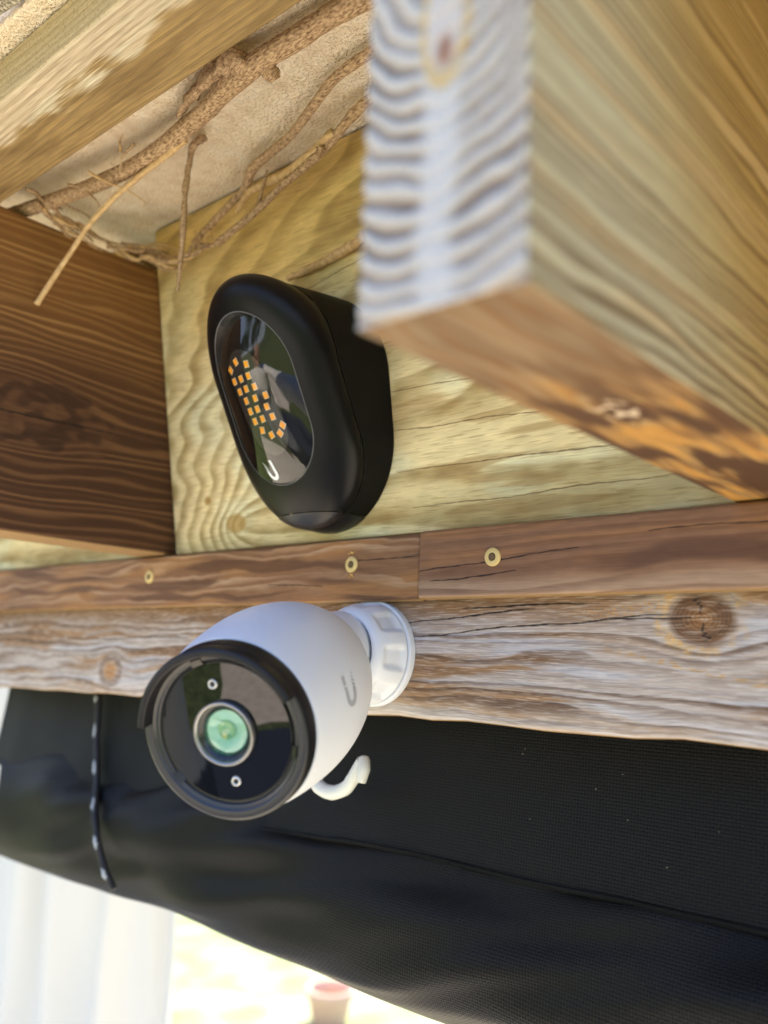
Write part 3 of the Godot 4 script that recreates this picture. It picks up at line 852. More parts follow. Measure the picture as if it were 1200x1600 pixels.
func flood_light() -> void:
	var t := thing("flood_light", Vector3(FX, 0.155, -0.372), "matte black pill shaped flood light with orange LEDs behind a glossy window", "flood light")
	var shell := mat(Color(0.004, 0.004, 0.0048).linear_to_srgb(), 0.36, 0.0, 0.32)
	tri(shell, null, noise_tex(0.3, [], 256, FastNoiseLite.TYPE_SIMPLEX, 2, 61), 40.0, 0.002)
	var dark := mat(Color(0.006, 0.006, 0.006).linear_to_srgb(), 0.5)
	var R := 0.0490           # front capsule; the housing flares towards the board
	var YA := 0.1297
	var YB := 0.1703
	var RW := 0.0550
	var WA := 0.1357
	var WB := 0.1700
	var GR := 0.0314
	var GA := 0.1348
	var GB := 0.1632
	# rear housing
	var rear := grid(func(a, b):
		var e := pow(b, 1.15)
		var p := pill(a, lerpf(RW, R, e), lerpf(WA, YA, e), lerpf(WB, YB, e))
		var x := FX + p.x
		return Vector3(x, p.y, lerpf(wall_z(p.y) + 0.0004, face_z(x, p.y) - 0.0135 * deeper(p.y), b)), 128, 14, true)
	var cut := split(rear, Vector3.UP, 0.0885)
	obj("rear_housing", mesh_of([cut[0]]), tri(mat(Color(0.007, 0.0065, 0.006).linear_to_srgb(), 0.58, 0.0, 0.24), null, shell.heightmap_texture, 40.0, 0.002), t)  # browner, lighter black than the front, painting the warm reflection on the side
	var lowers := [cut[1]]
	# dark seam
	obj("seam", mesh_of([grid(func(a, b):
		var p := pill(a, R - 0.0007, YA, YB)
		var x := FX + p.x
		return Vector3(x, p.y, face_z(x, p.y) - 0.0142 * deeper(p.y) + 0.0022 * b), 128, 1, true)]), dark, t)
	# front shell, bulging from the seam to the window rim
	var front := grid(func(a, b):
		var k := 0.0
		var z := 0.0
		if b < 0.1:
			z = -0.0126 + 0.0016 * b / 0.1
		else:
			var w: float = (b - 0.1) / 0.9 * PI / 2.0
			k = 1.0 - pow(cos(w), 0.95)
			z = -0.0110 + 0.0110 * pow(sin(w), 0.9)
		var p := pill(a, lerpf(R, GR, k), lerpf(YA, GA, k), lerpf(YB, GB, k))
		var x := FX + p.x
		return Vector3(x, p.y, face_z(x, p.y) + z * deeper(p.y)), 160, 28, true)
	cut = split(front, Vector3.UP, 0.0885)
	obj("front_shell", mesh_of([cut[0]]), shell, t)
	lowers.append(cut[1])
	# sensor cap below, a little proud of the groove
	var cap := Sheet.new()
	for s in lowers: cap.append(s)
	for k in cap.v.size():
		cap.v[k] += Vector3(0, -0.0006, 0)
	obj("sensor_cap", mesh_of([cap]), mat(Color(0.012, 0.012, 0.015).linear_to_srgb(), 0.34, 0.0, 0.42), t)
	# rim wall of the window, deeper at the top
	obj("window_rim", mesh_of([grid(func(a, b):
		var p := pill(a, GR - 0.0004, GA, GB)
		var x := FX + p.x
		return Vector3(x, p.y, face_z(x, p.y) + 0.0004 - b * (0.0100)), 128, 2, true)]), mat(Color(0.02, 0.02, 0.02).linear_to_srgb(), 0.25), t)
	obj("rim_highlight", mesh_of([grid(func(a, b):
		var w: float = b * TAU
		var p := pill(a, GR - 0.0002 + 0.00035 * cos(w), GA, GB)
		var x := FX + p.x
		return Vector3(x, p.y, face_z(x, p.y) + 0.0001 + 0.00035 * sin(w)), 128, 6, true)]), mat(Color(0.08, 0.08, 0.085).linear_to_srgb(), 0.2), t)  # lighter grey bead paints the fine highlight along the rim
	# glossy window: bowed across
	var pane := func(x: float, y: float) -> Vector3:     # domed both ways, sunk below the rim at the top
		var u := clampf((y - 0.1498) / 0.0470, -1.1, 1.1)
		var q := (x - FX) / GR
		return Vector3(x, y, face_z(x, y) - 0.0010 - 0.0042 * smoothstep(0.2, 1.0, u) + 0.0085 * maxf(0.0, 1.0 - u * u) * maxf(0.0, 1.0 - q * q))
	var glass := mat(Color(0.0, 0.0, 0.0, 0.10), 0.015, 0.0, 0.75)
	glass.transparency = BaseMaterial3D.TRANSPARENCY_ALPHA
	var g := obj("window", mesh_of([face_to(grid(func(a, b):
		var p := pill(a, (GR - 0.0005) * maxf(b, 0.001), lerpf(0.15, GA, b), lerpf(0.1555, GB, b))
		return pane.call(FX + p.x, p.y), 96, 20, true, false), Vector3(0, -0.4, 0.9))]), glass, t)
	var back := mat(Color(0.005, 0.005, 0.006).linear_to_srgb(), 0.5, 0.0, 0.2)
	obj("window_back", mesh_of([face_to(grid(func(a, b):
		var p := pill(a, (GR - 0.0005) * maxf(b, 0.001), lerpf(0.15, GA, b), lerpf(0.1555, GB, b))
		return Vector3(FX + p.x, p.y, face_z(FX + p.x, p.y) - 0.0085), 64, 10, true, false), Vector3(0, -0.4, 0.9))]), back, t)
	# LED board: s runs up the slope from the lower end of the window
	var up := Vector3(0, 1, LEAN).normalized()
	var nrm := Vector3(0, -LEAN, 1).normalized()
	var o := Vector3(FX, 0.104, -0.3176 + (0.104 - 0.150) * LEAN) - nrm * 0.0062
	var led_at := func(x: float, s: float, lift := 0.0) -> Vector3:
		var q := o + up * s + nrm * lift
		q.x += x
		q.z -= 0.0085 * pow(x / 0.043, 2.0)
		return q
	var pcb := obj("led_board", mesh_of([face_to(grid(func(a, b):
		var w: float = a * TAU
		var x: float = -9.5 + 17.0 * b * cos(w)
		var s: float = 50.0 + 12.0 * signf(sin(w)) * minf(1.0, absf(sin(w)) * 2.0) * b + 21.0 * b * sin(w)
		x += -0.13 * (s - 50.0)
		return led_at.call(x * 0.001, s * 0.001), 48, 8, true, false), nrm)]), mat(c8(27, 26, 25), 0.5), t)
	var amber := mat(c8(255, 170, 30), 0.45)
	var white := mat(c8(225, 220, 205), 0.5)
	var chips := [Vector2(-24, 73.3), Vector2(-23.8, 66.3), Vector2(-21.5, 59.4), Vector2(-17.9, 53), Vector2(-17.2, 46.3), Vector2(-15.7, 39.8), Vector2(-11.5, 33.5), Vector2(-16.2, 66.2), Vector2(-14.3, 59.7), Vector2(-8.6, 52.9), Vector2(-9.8, 46.4), Vector2(-7.9, 40), Vector2(-4.4, 29.5), Vector2(-8.4, 66.4), Vector2(-6, 59.4), Vector2(1.0, 52.9), Vector2(-1, 46.3), Vector2(1.1, 39.9), Vector2(6.9, 33.9), Vector2(3, 29.5), Vector2(-16.2, 76.5), Vector2(-7.0, 73.2)]
	var k := 0
	for c in chips:
		var turn := 0.06
		if c.y < 37.0 or c.y > 72.0: turn = atan2(c.x + 9.0, 40.0) * (2.2 if c.y < 37.0 else -1.6)
		for pass_no in 2:
			var hs: float = 2.1 if pass_no == 0 else 1.75
			var quad := PackedVector2Array()
			for q in [Vector2(-1, -1), Vector2(1, -1), Vector2(1, 1), Vector2(-1, 1)]:
				quad.append(c + (q * hs).rotated(turn))
			var lift := 0.0007 + 0.0003 * pass_no
			obj("led_case" if pass_no == 0 else "led", mesh_of([decal(quad, func(p): return led_at.call(p.x * 0.001, p.y * 0.001, lift), nrm)]), white if pass_no == 0 else amber, pcb)
		k += 1
	# mark on the window
	var logo := mat(c8(226, 230, 232), 0.5)
	var marks_ := Sheet.new()
	for outl in u_mark():
		marks_.append(decal(outl, func(p):
			var q: Vector2 = p * 11.5
			return pane.call(FX - 0.0062 + q.x * 0.001 - q.y * 0.0001, 0.1118 + q.y * 0.00088) + Vector3(0, -0.0001, 0.00025), nrm))
	obj("emblem", mesh_of([marks_]), logo, t)

# ------------------------------------------------------------------ bullet camera
func bullet_camera() -> void:
	var J := Vector3(-0.345, 0.008, -0.355)
	var P := Vector3(-0.2918, -0.0294, -0.2369)
	var ax := (J - P).normalized()
	var f := frame(ax)
	var t := thing("bullet_camera", Vector3(-0.345, 0.008, -0.384), "white bullet security camera with black front ring, on a round mount under the ledger strip", "security camera")
	var white := mat(c8(214, 219, 228), 0.38, 0.0, 0.5)
	tri(white, null, noise_tex(0.3, [], 256, FastNoiseLite.TYPE_SIMPLEX, 2, 71), 40.0, 0.0015)
	var black := mat(Color(0.007, 0.007, 0.009).linear_to_srgb(), 0.42, 0.0, 0.4)
	var grey := mat(Color(0.03, 0.03, 0.032).linear_to_srgb(), 0.3)
	var deep := mat(Color(0.005, 0.005, 0.006).linear_to_srgb(), 0.3)
	var prof := smooth_prof([Vector2(0.0085, 0.0352), Vector2(0.0088, 0.0376), Vector2(0.0100, 0.0383), Vector2(0.020, 0.0402), Vector2(0.035, 0.0420), Vector2(0.050, 0.0426), Vector2(0.064, 0.0416), Vector2(0.078, 0.0390), Vector2(0.092, 0.0340), Vector2(0.103, 0.0275), Vector2(0.111, 0.0205), Vector2(0.116, 0.0150)])
	var body := lathe(P, ax, prof, 96)
	var shell := obj("body", mesh_of([body]), white, t)
	obj("front_band", mesh_of([lathe(P, ax, [Vector2(0.0086, 0.0340), Vector2(0.0082, 0.0374), Vector2(0.0060, 0.0378), Vector2(0.0020, 0.0374), Vector2(0.0004, 0.0370), Vector2(0.0, 0.0364)], 96)]), black, t)
	obj("front_ring", mesh_of([lathe(P, ax, [Vector2(0.0, 0.0364), Vector2(-0.0004, 0.0356), Vector2(-0.0003, 0.0334), Vector2(0.0002, 0.0327), Vector2(0.0010, 0.0325), Vector2(0.0012, 0.0313), Vector2(0.0016, 0.0308), Vector2(0.0026, 0.0304)], 96)]), grey, t)
	obj("bezel", mesh_of([lathe(P, ax, [Vector2(0.0026, 0.0304), Vector2(0.0030, 0.0292), Vector2(0.0026, 0.0286)], 96)]), deep, t)
	# hood over the upper half
	var hood := grid(func(a, b):
		var w := deg_to_rad(lerpf(4.0, 152.0, a))
		var ring := [Vector2(0.0, 0.0369), Vector2(-0.0050, 0.0372), Vector2(-0.0064, 0.0366), Vector2(-0.0066, 0.0345), Vector2(-0.0060, 0.0334), Vector2(0.0004, 0.0330)]
		var k: float = b * (ring.size() - 1)
		var j := mini(int(k), ring.size() - 2)
		var q: Vector2 = ring[j].lerp(ring[j + 1], k - j)
		return P + ax * q.x + (f[0] * cos(w) + f[1] * sin(w)) * q.y, 64, 5, false, false)
	var hs := face_to(hood, -ax)
	for e in [4.0, 152.0]:             # closed ends
		var w := deg_to_rad(e)
		var d: Vector3 = f[0] * cos(w) + f[1] * sin(w)
		hs.append(face_to(decal(PackedVector2Array([Vector2(0.0, 0.0369), Vector2(-0.0050, 0.0372), Vector2(-0.0064, 0.0366), Vector2(-0.0066, 0.0345), Vector2(-0.0060, 0.0334), Vector2(0.0004, 0.0330)]), func(p): return P + ax * p.x + d * p.y, d.cross(ax)), Vector3.DOWN))
	obj("hood", mesh_of([hs]), black, t)
	# small catches on the inner ring
	for e in [192.0, 318.0, 68.0]:
		obj("catch", mesh_of([grid(func(a, b):
			var w := deg_to_rad(e + lerpf(-5.0, 5.0, a))
			return P + ax * lerpf(0.0004, 0.0022, b) + (f[0] * cos(w) + f[1] * sin(w)) * lerpf(0.0320, 0.0290, b), 6, 1, false, false)]), deep, t)
	# glass front
	var cover := mat(Color(0.004, 0.005, 0.007).linear_to_srgb(), 0.02, 0.0, 0.48)
	obj("front_glass", mesh_of([face_to(grid(func(a, b):
		var w: float = a * TAU
		var r := lerpf(0.0130, 0.0290, b)
		return P + ax * (0.0012 + 0.0006 * pow(r / 0.029, 2.0)) + (f[0] * cos(w) + f[1] * sin(w)) * r, 72, 6, true, false), -ax)]), cover, t)
	var Q := P - ax * 0.0040
	var lens := obj("lens", mesh_of([lathe(Q, ax, [Vector2(0.0050, 0.0136), Vector2(0.0030, 0.0136), Vector2(0.0024, 0.0131), Vector2(0.0026, 0.0123), Vector2(0.0036, 0.0119), Vector2(0.0062, 0.0114)], 64)]), mat(c8(150, 148, 148), 0.3, 0.85), t)
	obj("lens_barrel", mesh_of([lathe(Q, ax, [Vector2(0.0040, 0.0120), Vector2(0.0052, 0.0099), Vector2(0.0070, 0.0093), Vector2(0.0100, 0.0086), Vector2(0.0102, 0.0002)], 64)]), mat(Color(0.01, 0.012, 0.014).linear_to_srgb(), 0.25), lens)
	obj("coating_reflection", mesh_of([face_to(lathe(Q, ax, [Vector2(0.0068, 0.0091), Vector2(0.0080, 0.0054), Vector2(0.0094, 0.0002)], 48), -ax)]), mat(c8(178, 222, 192), 0.3), lens)  # mint green disc coloured in for the reflection of the lens coating
	obj("lens_reflection", mesh_of([face_to(lathe(Q + f[0] * 0.0008, ax, [Vector2(0.0076, 0.0039), Vector2(0.0084, 0.0030), Vector2(0.0086, 0.0002)], 32), -ax)]), mat(c8(152, 192, 140), 0.25), lens)  # yellow green discs paint further reflections inside the lens
	obj("lens_reflection", mesh_of([face_to(lathe(Q + f[0] * 0.0016 - f[1] * 0.0024, ax, [Vector2(0.0074, 0.0013), Vector2(0.0070, 0.0002)], 20), -ax)]), mat(c8(206, 212, 130), 0.2), lens)
	var dome := mat(Color(0.25, 0.62, 0.47, 0.22), 0.01, 0.0, 0.9)
	dome.transparency = BaseMaterial3D.TRANSPARENCY_ALPHA
	obj("lens_glass", mesh_of([face_to(lathe(Q, ax, [Vector2(0.0054, 0.0102), Vector2(0.0040, 0.0086), Vector2(0.0030, 0.0065), Vector2(0.0024, 0.0039), Vector2(0.0022, 0.0002)], 48), -ax)]), dome, lens)
	# infrared lamps: small bright rings
	for e in [[77.6, 0.0207], [-100.0, 0.0207]]:
		var w := deg_to_rad(e[0])
		var c: Vector3 = Q + (f[0] * cos(w) + f[1] * sin(w)) * e[1]
		var led := obj("infrared_lamp", mesh_of([lathe(c, ax, [Vector2(0.0052, 0.0022), Vector2(0.0044, 0.0019), Vector2(0.0046, 0.0013), Vector2(0.0052, 0.0010)], 24)]), mat(c8(200, 200, 200), 0.25, 0.6), t)
		obj("lamp_core", mesh_of([face_to(lathe(c, ax, [Vector2(0.0047, 0.0010), Vector2(0.0046, 0.0001)], 16), -ax)]), deep, led)
	# mark on the flank
	var mk := Sheet.new()
	for outl in u_mark():
		mk.append(decal(outl, func(p):
			var tt: float = 0.0400 - 0.0150 * p.x
			var w: float = deg_to_rad(169.0) - 0.0145 * p.y / 0.042
			return on_body(P, ax, f, prof, tt, w), (f[0] * cos(deg_to_rad(169.0)) + f[1] * sin(deg_to_rad(169.0)))))
	obj("emblem", mesh_of([mk]), mat(c8(168, 172, 180), 0.4), shell)
	# bottom seam cover
	obj("cover_strip", mesh_of([grid(func(a, b):
		var w := deg_to_rad(-99.0 + 18.0 * (b - 0.5))
		var q := on_body(P, ax, f, prof, lerpf(0.030, 0.104, a), w)
		return q + (f[0] * cos(w) + f[1] * sin(w)) * (0.0008 if b > 0.02 and b < 0.98 else -0.0006), 24, 8, false, true)]), mat(c8(176, 178, 180), 0.45), t)
	# neck, collar with grip ribs, base plate on the beam
	obj("neck", mesh_of([lathe(P, ax, smooth_prof([Vector2(0.104, 0.0190), Vector2(0.112, 0.0186), Vector2(0.120, 0.0196), Vector2(0.128, 0.0208), Vector2(0.137, 0.0210), Vector2(0.146, 0.0196), Vector2(0.152, 0.014)]), 64)]), white, t)
	var C := Vector3(-0.342, 0.0075, -0.3840)
	var zf := Vector3(0, 0, 1)
	obj("collar", mesh_of([lathe(C, zf, smooth_prof([Vector2(0.0048, 0.0286), Vector2(0.0070, 0.0288), Vector2(0.0150, 0.0276), Vector2(0.0215, 0.0252), Vector2(0.0245, 0.0228), Vector2(0.0250, 0.0205), Vector2(0.0235, 0.0192), Vector2(0.0180, 0.0185)]), 128, func(w, tt):
			var k := smoothstep(0.0055, 0.0085, tt) * (1.0 - smoothstep(0.0175, 0.0215, tt))
			return -0.0022 * k * smoothstep(0.25, 0.62, 0.5 + 0.5 * cos(w * 8.0 + 0.7)))]), white, t)
	obj("base_plate", mesh_of([lathe(C, zf, [Vector2(0.0, 0.0303), Vector2(0.0034, 0.0303), Vector2(0.0042, 0.0299), Vector2(0.0045, 0.0290), Vector2(0.0045, 0.0270)], 96)]), white, t)

func on_body(P: Vector3, ax: Vector3, f: Array, prof: Array, tt: float, w: float) -> Vector3:
	var r := 0.03
	for k in prof.size() - 1:
		if tt >= prof[k].x and tt <= prof[k + 1].x:
			r = lerpf(prof[k].y, prof[k + 1].y, (tt - prof[k].x) / (prof[k + 1].x - prof[k].x))
	return P + ax * tt + (f[0] * cos(w) + f[1] * sin(w)) * (r + 0.00025)

func smooth_prof(p: Array) -> Array:
	return curve(p, 4)

# ------------------------------------------------------------------ small things
func screws() -> void:
	var brass := mat(c8(222, 196, 132), 0.42, 0.4)
	tri(brass, null, noise_tex(0.2, [], 256, FastNoiseLite.TYPE_SIMPLEX, 3, 81), 60.0, 0.02)
	var hole := mat(c8(104, 80, 46), 0.6)
	var labels := ["brass coloured star drive screw in the right ledger strip", "brass coloured screw in the left ledger strip, above the bullet camera mount", "blurred brass coloured screw far left in the left ledger strip"]
	var spots := [Vector3(-0.2541, 0.0577, -0.3738), Vector3(-0.3561, 0.0588, -0.3765), Vector3(-0.5627, 0.0594, -0.3765)]
	for k in 3:
		var c: Vector3 = spots[k]
		var t := thing("screw", c, labels[k], "screw", "screws in the ledger strips")
		obj("screw_head", mesh_of([lathe(c, Vector3.BACK, [Vector2(-0.0004, 0.0049), Vector2(0.0005, 0.0049), Vector2(0.0011, 0.0044), Vector2(0.0012, 0.0026), Vector2(0.0010, 0.0020), Vector2(0.0005, 0.0002)], 32)]), brass, t)
		var star := PackedVector2Array()
		for q in 48:
			var w := TAU * q / 48.0
			star.append(Vector2(cos(w), sin(w)) * (0.0020 + 0.00085 * cos(w * 6.0)))
		obj("star_recess", mesh_of([decal(star, func(p): return c + Vector3(p.x, p.y, 0.00105), Vector3.BACK)]), hole, t)
		if k == 1:                     # torn wood round the head
			var rng := RandomNumberGenerator.new()
			rng.seed = 8
			for q in 14:
				var b := c + Vector3(rng.randf_range(-0.002, 0.003), (-0.0068 if q % 2 else 0.0072), 0.0004) + rnd(rng, 0.0008)
				obj("splinter", mesh_of([tube([b, b + rnd(rng, 0.0016) + Vector3(0, 0, 0.0006)], [0.0004, 0.0002], 5, 0.2, q, 2)]), mat(c8(214, 176, 104), 0.8), t)

func weave_tex() -> Array:            # coarse plastic mesh: one tile of 8 x 8 threads
	var im := Image.create(128, 128, false, Image.FORMAT_RGB8)
	var hm := Image.create(128, 128, false, Image.FORMAT_L8)
	for y in 128:
		for x in 128:
			var u := fmod(x / 16.0, 1.0) - 0.5
			var w := fmod(y / 16.0, 1.0) - 0.5
			var odd := (x / 16 + y / 16) % 2 == 0
			var th := cos(u * PI) if odd else cos(w * PI)
			var gap := smoothstep(0.36, 0.5, maxf(absf(u), absf(w)))
			var h := th * (1.0 - gap)
			var s := 0.6 + 0.4 * h
			var k := (1.0 + 0.35 * N.get_noise_2d((x / 16) * 3.7, (y / 16) * 5.1)) * (1.0 - 0.85 * gap)
			im.set_pixel(x, y, Color(0.022 * k, 0.030 * k, 0.052 * k))  # blue in the black threads stands in for the sky sheen
			hm.set_pixel(x, y, Color(s * (1.0 - gap), 0, 0))
	return [ImageTexture.create_from_image(im), ImageTexture.create_from_image(hm)]

func shade_cloth() -> void:
	var w := weave_tex()
	var m := mat(Color.WHITE, 0.46, 0.0, 0.31)
	m.albedo_texture = w[0]
	m.heightmap_enabled = true
	m.heightmap_texture = w[1]
	m.heightmap_scale = 0.035
	m.uv1_scale = Vector3(1.0 / 0.014, 1.0 / 0.014, 1.0)
	var t := thing("shade_cloth", Vector3(-0.35, -0.02, -0.44), "black woven mesh shade rolled up and hanging below the beam", "shade")
	var x0 := -0.877
	var x1 := 0.55
	# upper flap hangs from the beam
	var flap := grid(func(a, b):
		var x := lerpf(x0, x1, a)
		var low := -0.108 + 0.006 * NB.get_noise_2d(x * 3.0, 1.0)
		var y := lerpf(0.02, low, b)
		return Vector3(x, y, -0.436 + 0.012 * b * b + 0.0035 * b * NB.get_noise_2d(x * 7.0, y * 4.0)), 220, 16, false, false)
	for k in flap.t.size(): flap.t[k] = Vector2(flap.v[k].x, flap.v[k].y)
	obj("upper_flap", mesh_of([face_to(flap, Vector3.BACK)]), m, t)
	obj("hem", mesh_of([grid(func(a, b):
		var x := lerpf(x0, x1, a)
		var low := -0.108 + 0.006 * NB.get_noise_2d(x * 3.0, 1.0)
		var q: float = b * TAU
		return Vector3(x, low + 0.0016 * cos(q), -0.4245 + 0.0035 * NB.get_noise_2d(x * 7.0, low * 4.0) + 0.0016 * sin(q)), 160, 8, false, true)]), m, t)
	# the roll below it
	var roll := grid(func(a, b):
		var x := lerpf(-0.838, x1, a)
		var ang := lerpf(deg_to_rad(100.0), deg_to_rad(-150.0), b)
		var sag := 0.004 * NB.get_noise_2d(x * 2.2, 4.0)
		var cy := -0.140 + sag - 0.010 * smoothstep(-0.6, -0.1, x)
		var crease := N.get_noise_2d(x * 5.0, b * 3.0) + 0.5 * N.get_noise_2d(x * 11.0 + b * 7.0, b * 5.0 + 4.0)
		var r := 0.047 + 0.0078 * crease * smoothstep(-0.838, -0.74, x) * (1.0 - 0.85 * smoothstep(0.45, 0.68, b))
		var p := Vector3(x, cy + r * 1.22 * sin(ang), -0.452 + r * 0.80 * cos(ang))
		p.x += (p.z + 0.414) * 2.0 * (1.0 - smoothstep(-0.838, -0.70, x))
		p.y = maxf(p.y, -0.2055 + 0.0015 * crease - 0.014 * smoothstep(-0.65, -0.30, x))
		return p, 300, 64, false, false)
	for k in roll.t.size(): roll.t[k] = Vector2(roll.v[k].x, roll.t[k].y * 0.25)
	obj("roll", mesh_of([face_to(roll, Vector3.BACK)]), m, t)
	# lint caught on the weave
	var rng := RandomNumberGenerator.new()
	rng.seed = 5
	var lint := Sheet.new()
	for k in 16:
		var x := rng.randf_range(-0.36, 0.05)
		var y := rng.randf_range(-0.100, -0.035)
		var q := (0.02 - y) / 0.128
		var c := Vector3(x, y, -0.436 + 0.012 * q * q + 0.0035 * q * NB.get_noise_2d(x * 7.0, y * 4.0) + 0.0008)
		lint.append(tube([c, c + rnd(rng, 0.0009)], [0.00022, 0.00012], 4, 0.0, 0.0, 2))
	tag(obj("lint", mesh_of([lint]), mat(c8(170, 166, 150), 0.9), t), "", "", "", "stuff")
	# dark cord with pale flecks
	var cord := thing("speckled_cord", Vector3(-0.70, -0.03, -0.427), "dark cord with pale flecks hanging down the black shade at left", "cord")
	var path := [Vector3(-0.7040, -0.0300, -0.4275), Vector3(-0.7000, -0.0400, -0.4270), Vector3(-0.6930, -0.0730, -0.4250), Vector3(-0.6790, -0.1040, -0.4200), Vector3(-0.6560, -0.1330, -0.4080), Vector3(-0.6420, -0.1600, -0.4085), Vector3(-0.6300, -0.1790, -0.4130)]
	obj("cord", mesh_of([tube(path, [0.0028, 0.0030, 0.0030, 0.0028], 10, 0.1, 3.0, 10)]), mat(c8(24, 25, 30), 0.6), cord)
	var line := curve(path, 20)
	var thread := mat(c8(168, 176, 182), 0.7)
	for k in 6:
		var i0 := 12 + k * 18
		var pts := []
		for q in 4: pts.append(line[mini(i0 + q * 3, line.size() - 1)] + Vector3(-0.0002 + 0.0003 * (q % 2), 0, 0.0016))
		obj("fleck", mesh_of([tube(pts, [0.0008, 0.0019, 0.0022, 0.0009], 8, 0.25, k * 2.0, 4)]), thread, cord)

func hook() -> void:
	var m := mat(c8(214, 216, 208), 0.5)
	var t := thing("cup_hook", Vector3(-0.4143, -0.03, -0.405), "white coated hook screwed into the underside of the beam behind the bullet camera", "hook")
	obj("hook_wire", mesh_of([tube([Vector3(-0.4120, -0.0272, -0.405), Vector3(-0.4125, -0.045, -0.405), Vector3(-0.4110, -0.0640, -0.405), Vector3(-0.4040, -0.0742, -0.405), Vector3(-0.3925, -0.0775, -0.405), Vector3(-0.3800, -0.0735, -0.405), Vector3(-0.3720, -0.0640, -0.405), Vector3(-0.3670, -0.0560, -0.405)], [0.0042, 0.0042, 0.0044, 0.0044, 0.0044, 0.0042, 0.0040, 0.0038], 12, 0.05, 3.0, 7)]), m, t)
	obj("tip", mesh_of([tube([Vector3(-0.3660, -0.0550, -0.4050), Vector3(-0.3630, -0.0600, -0.4020), Vector3(-0.3640, -0.0680, -0.4010)], [0.0034, 0.0040, 0.0030], 12, 0.05, 4.0, 6)]), m, t)

func beyond() -> void:
	# white fabric panel behind the shade
	var m := mat(c8(192, 190, 180), 0.8)
	m.backlight_enabled = true
	m.backlight = Color(0.34, 0.34, 0.34)
	var cloth := grid(func(a, b):
		var x := lerpf(-3.1, -1.60 - 0.05 * b, a)
		return Vector3(x, lerpf(0.26, -1.70, b), -1.25 + 0.035 * sin(x * 26.0 + 2.0 * NB.get_noise_2d(x * 3.0, b)) + 0.02 * NB.get_noise_2d(x * 5.0, b * 2.0)), 160, 20, false, false)
	tag(obj("white_curtain", mesh_of([face_to(cloth, Vector3.BACK)]), m), "blurred white fabric curtain in soft folds behind the black shade, lower left", "curtain")
	var pot := obj("red_pot", mesh_of([lathe(Vector3(-2.90, GROUND, -3.05), Vector3.UP, [Vector2(0.0, 0.03), Vector2(0.0, 0.075), Vector2(0.11, 0.10), Vector2(0.115, 0.11), Vector2(0.14, 0.11), Vector2(0.14, 0.095), Vector2(0.10, 0.09)], 32)]), mat(c8(204, 172, 152), 0.8))
	tag(pot, "small blurred red pot on the lawn below the edge of the shade", "pot")

# ------------------------------------------------------------------ what the glossy fronts reflect
func across_the_garden() -> void:
	var leaf := mat(Color.WHITE, 0.8, 0.0, 0.2)
	leaf.vertex_color_use_as_albedo = true
	leaf.backlight_enabled = true
	leaf.backlight = Color(0.12, 0.16, 0.05)
	var bark := mat(c8(92, 76, 62), 0.9)
	var rng := RandomNumberGenerator.new()
	rng.seed = 19
	var spots := [Vector3(-31, 0, 22), Vector3(-24, 0, 27), Vector3(-17, 0, 25), Vector3(-11, 0, 29), Vector3(-4, 0, 27), Vector3(4, 0, 30), Vector3(-38, 0, 15)]
	var words := ["leftmost broad leafy tree across the garden, mirrored in the flood light window", "tall leafy tree second in the row across the garden", "third leafy tree in the row across the garden", "middle leafy tree of the row across the garden", "fifth leafy tree in the row across the garden", "rightmost leafy tree of the row across the garden", "far left leafy tree standing apart across the garden"]
	var crown := Sheet.new()
	var tint := PackedColorArray()
	var clumps := []
	for k in 26: clumps.append([Vector3(0, 4.6, 0) + rnd(rng, 1.0).normalized() * Vector3(3.2, 2.4, 3.2) * pow(rng.randf(), 0.45), rng.randf_range(0.6, 1.25), rng.randf_range(0.7, 1.3)])
	for k in 1500:
		var q: Array = clumps[rng.randi_range(0, clumps.size() - 1)]
		var c: Vector3 = q[0] + rnd(rng, 1.0) * q[1]
		var u := rnd(rng, 1.0).normalized() * rng.randf_range(0.14, 0.30)
		var w := u.cross(rnd(rng, 1.0)).normalized() * u.length() * 0.7
		var base := crown.v.size()
		for p in [c - u, c + w, c + u, c - w]:
			crown.v.append(p)
			crown.t.append(Vector2.ZERO)
			tint.append(Color(0.055, 0.085, 0.026) * (q[2] * rng.randf_range(0.75, 1.25)))
		for e in [0, 1, 2, 0, 2, 3]: crown.i.append(base + e)
	crown.smooth()
	var arr := crown.arrays()
	arr[Mesh.ARRAY_COLOR] = tint
	var cm := ArrayMesh.new()
	cm.add_surface_from_arrays(Mesh.PRIMITIVE_TRIANGLES, arr)
	var limbs := tube([Vector3(0, 0, 0), Vector3(0.05, 1.4, 0), Vector3(0, 2.8, 0.1), Vector3(0.1, 5.2, 0)], [0.26, 0.20, 0.16, 0.05], 10, 0.15)
	for k in 5:
		var w := k * 1.26
		limbs.append(tube([Vector3(0, 2.2 + 0.2 * k, 0), Vector3(cos(w), 3.4 + 0.1 * k, sin(w)), Vector3(2.1 * cos(w), 4.6, 2.1 * sin(w))], [0.11, 0.07, 0.02], 7, 0.1))
	var lm := mesh_of([limbs])
	var first: Node3D
	for k in spots.size():
		var at: Vector3 = spots[k] + Vector3(0, GROUND, 0)
		var o: Node3D
		if k == 0:
			o = thing("tree", at, words[0], "tree", "trees across the garden")
			for e in [["trunk", lm, bark], ["crown", cm, leaf]]:
				var part := obj(e[0], e[1], e[2], o)
				part.position = Vector3.ZERO
			first = o
		else:
			o = first.duplicate()
			o.name = numbered("tree", self)
			add_child(o, true)
			o.position = at
			o.rotation.y = k * 1.7
			o.set_meta("label", words[k])

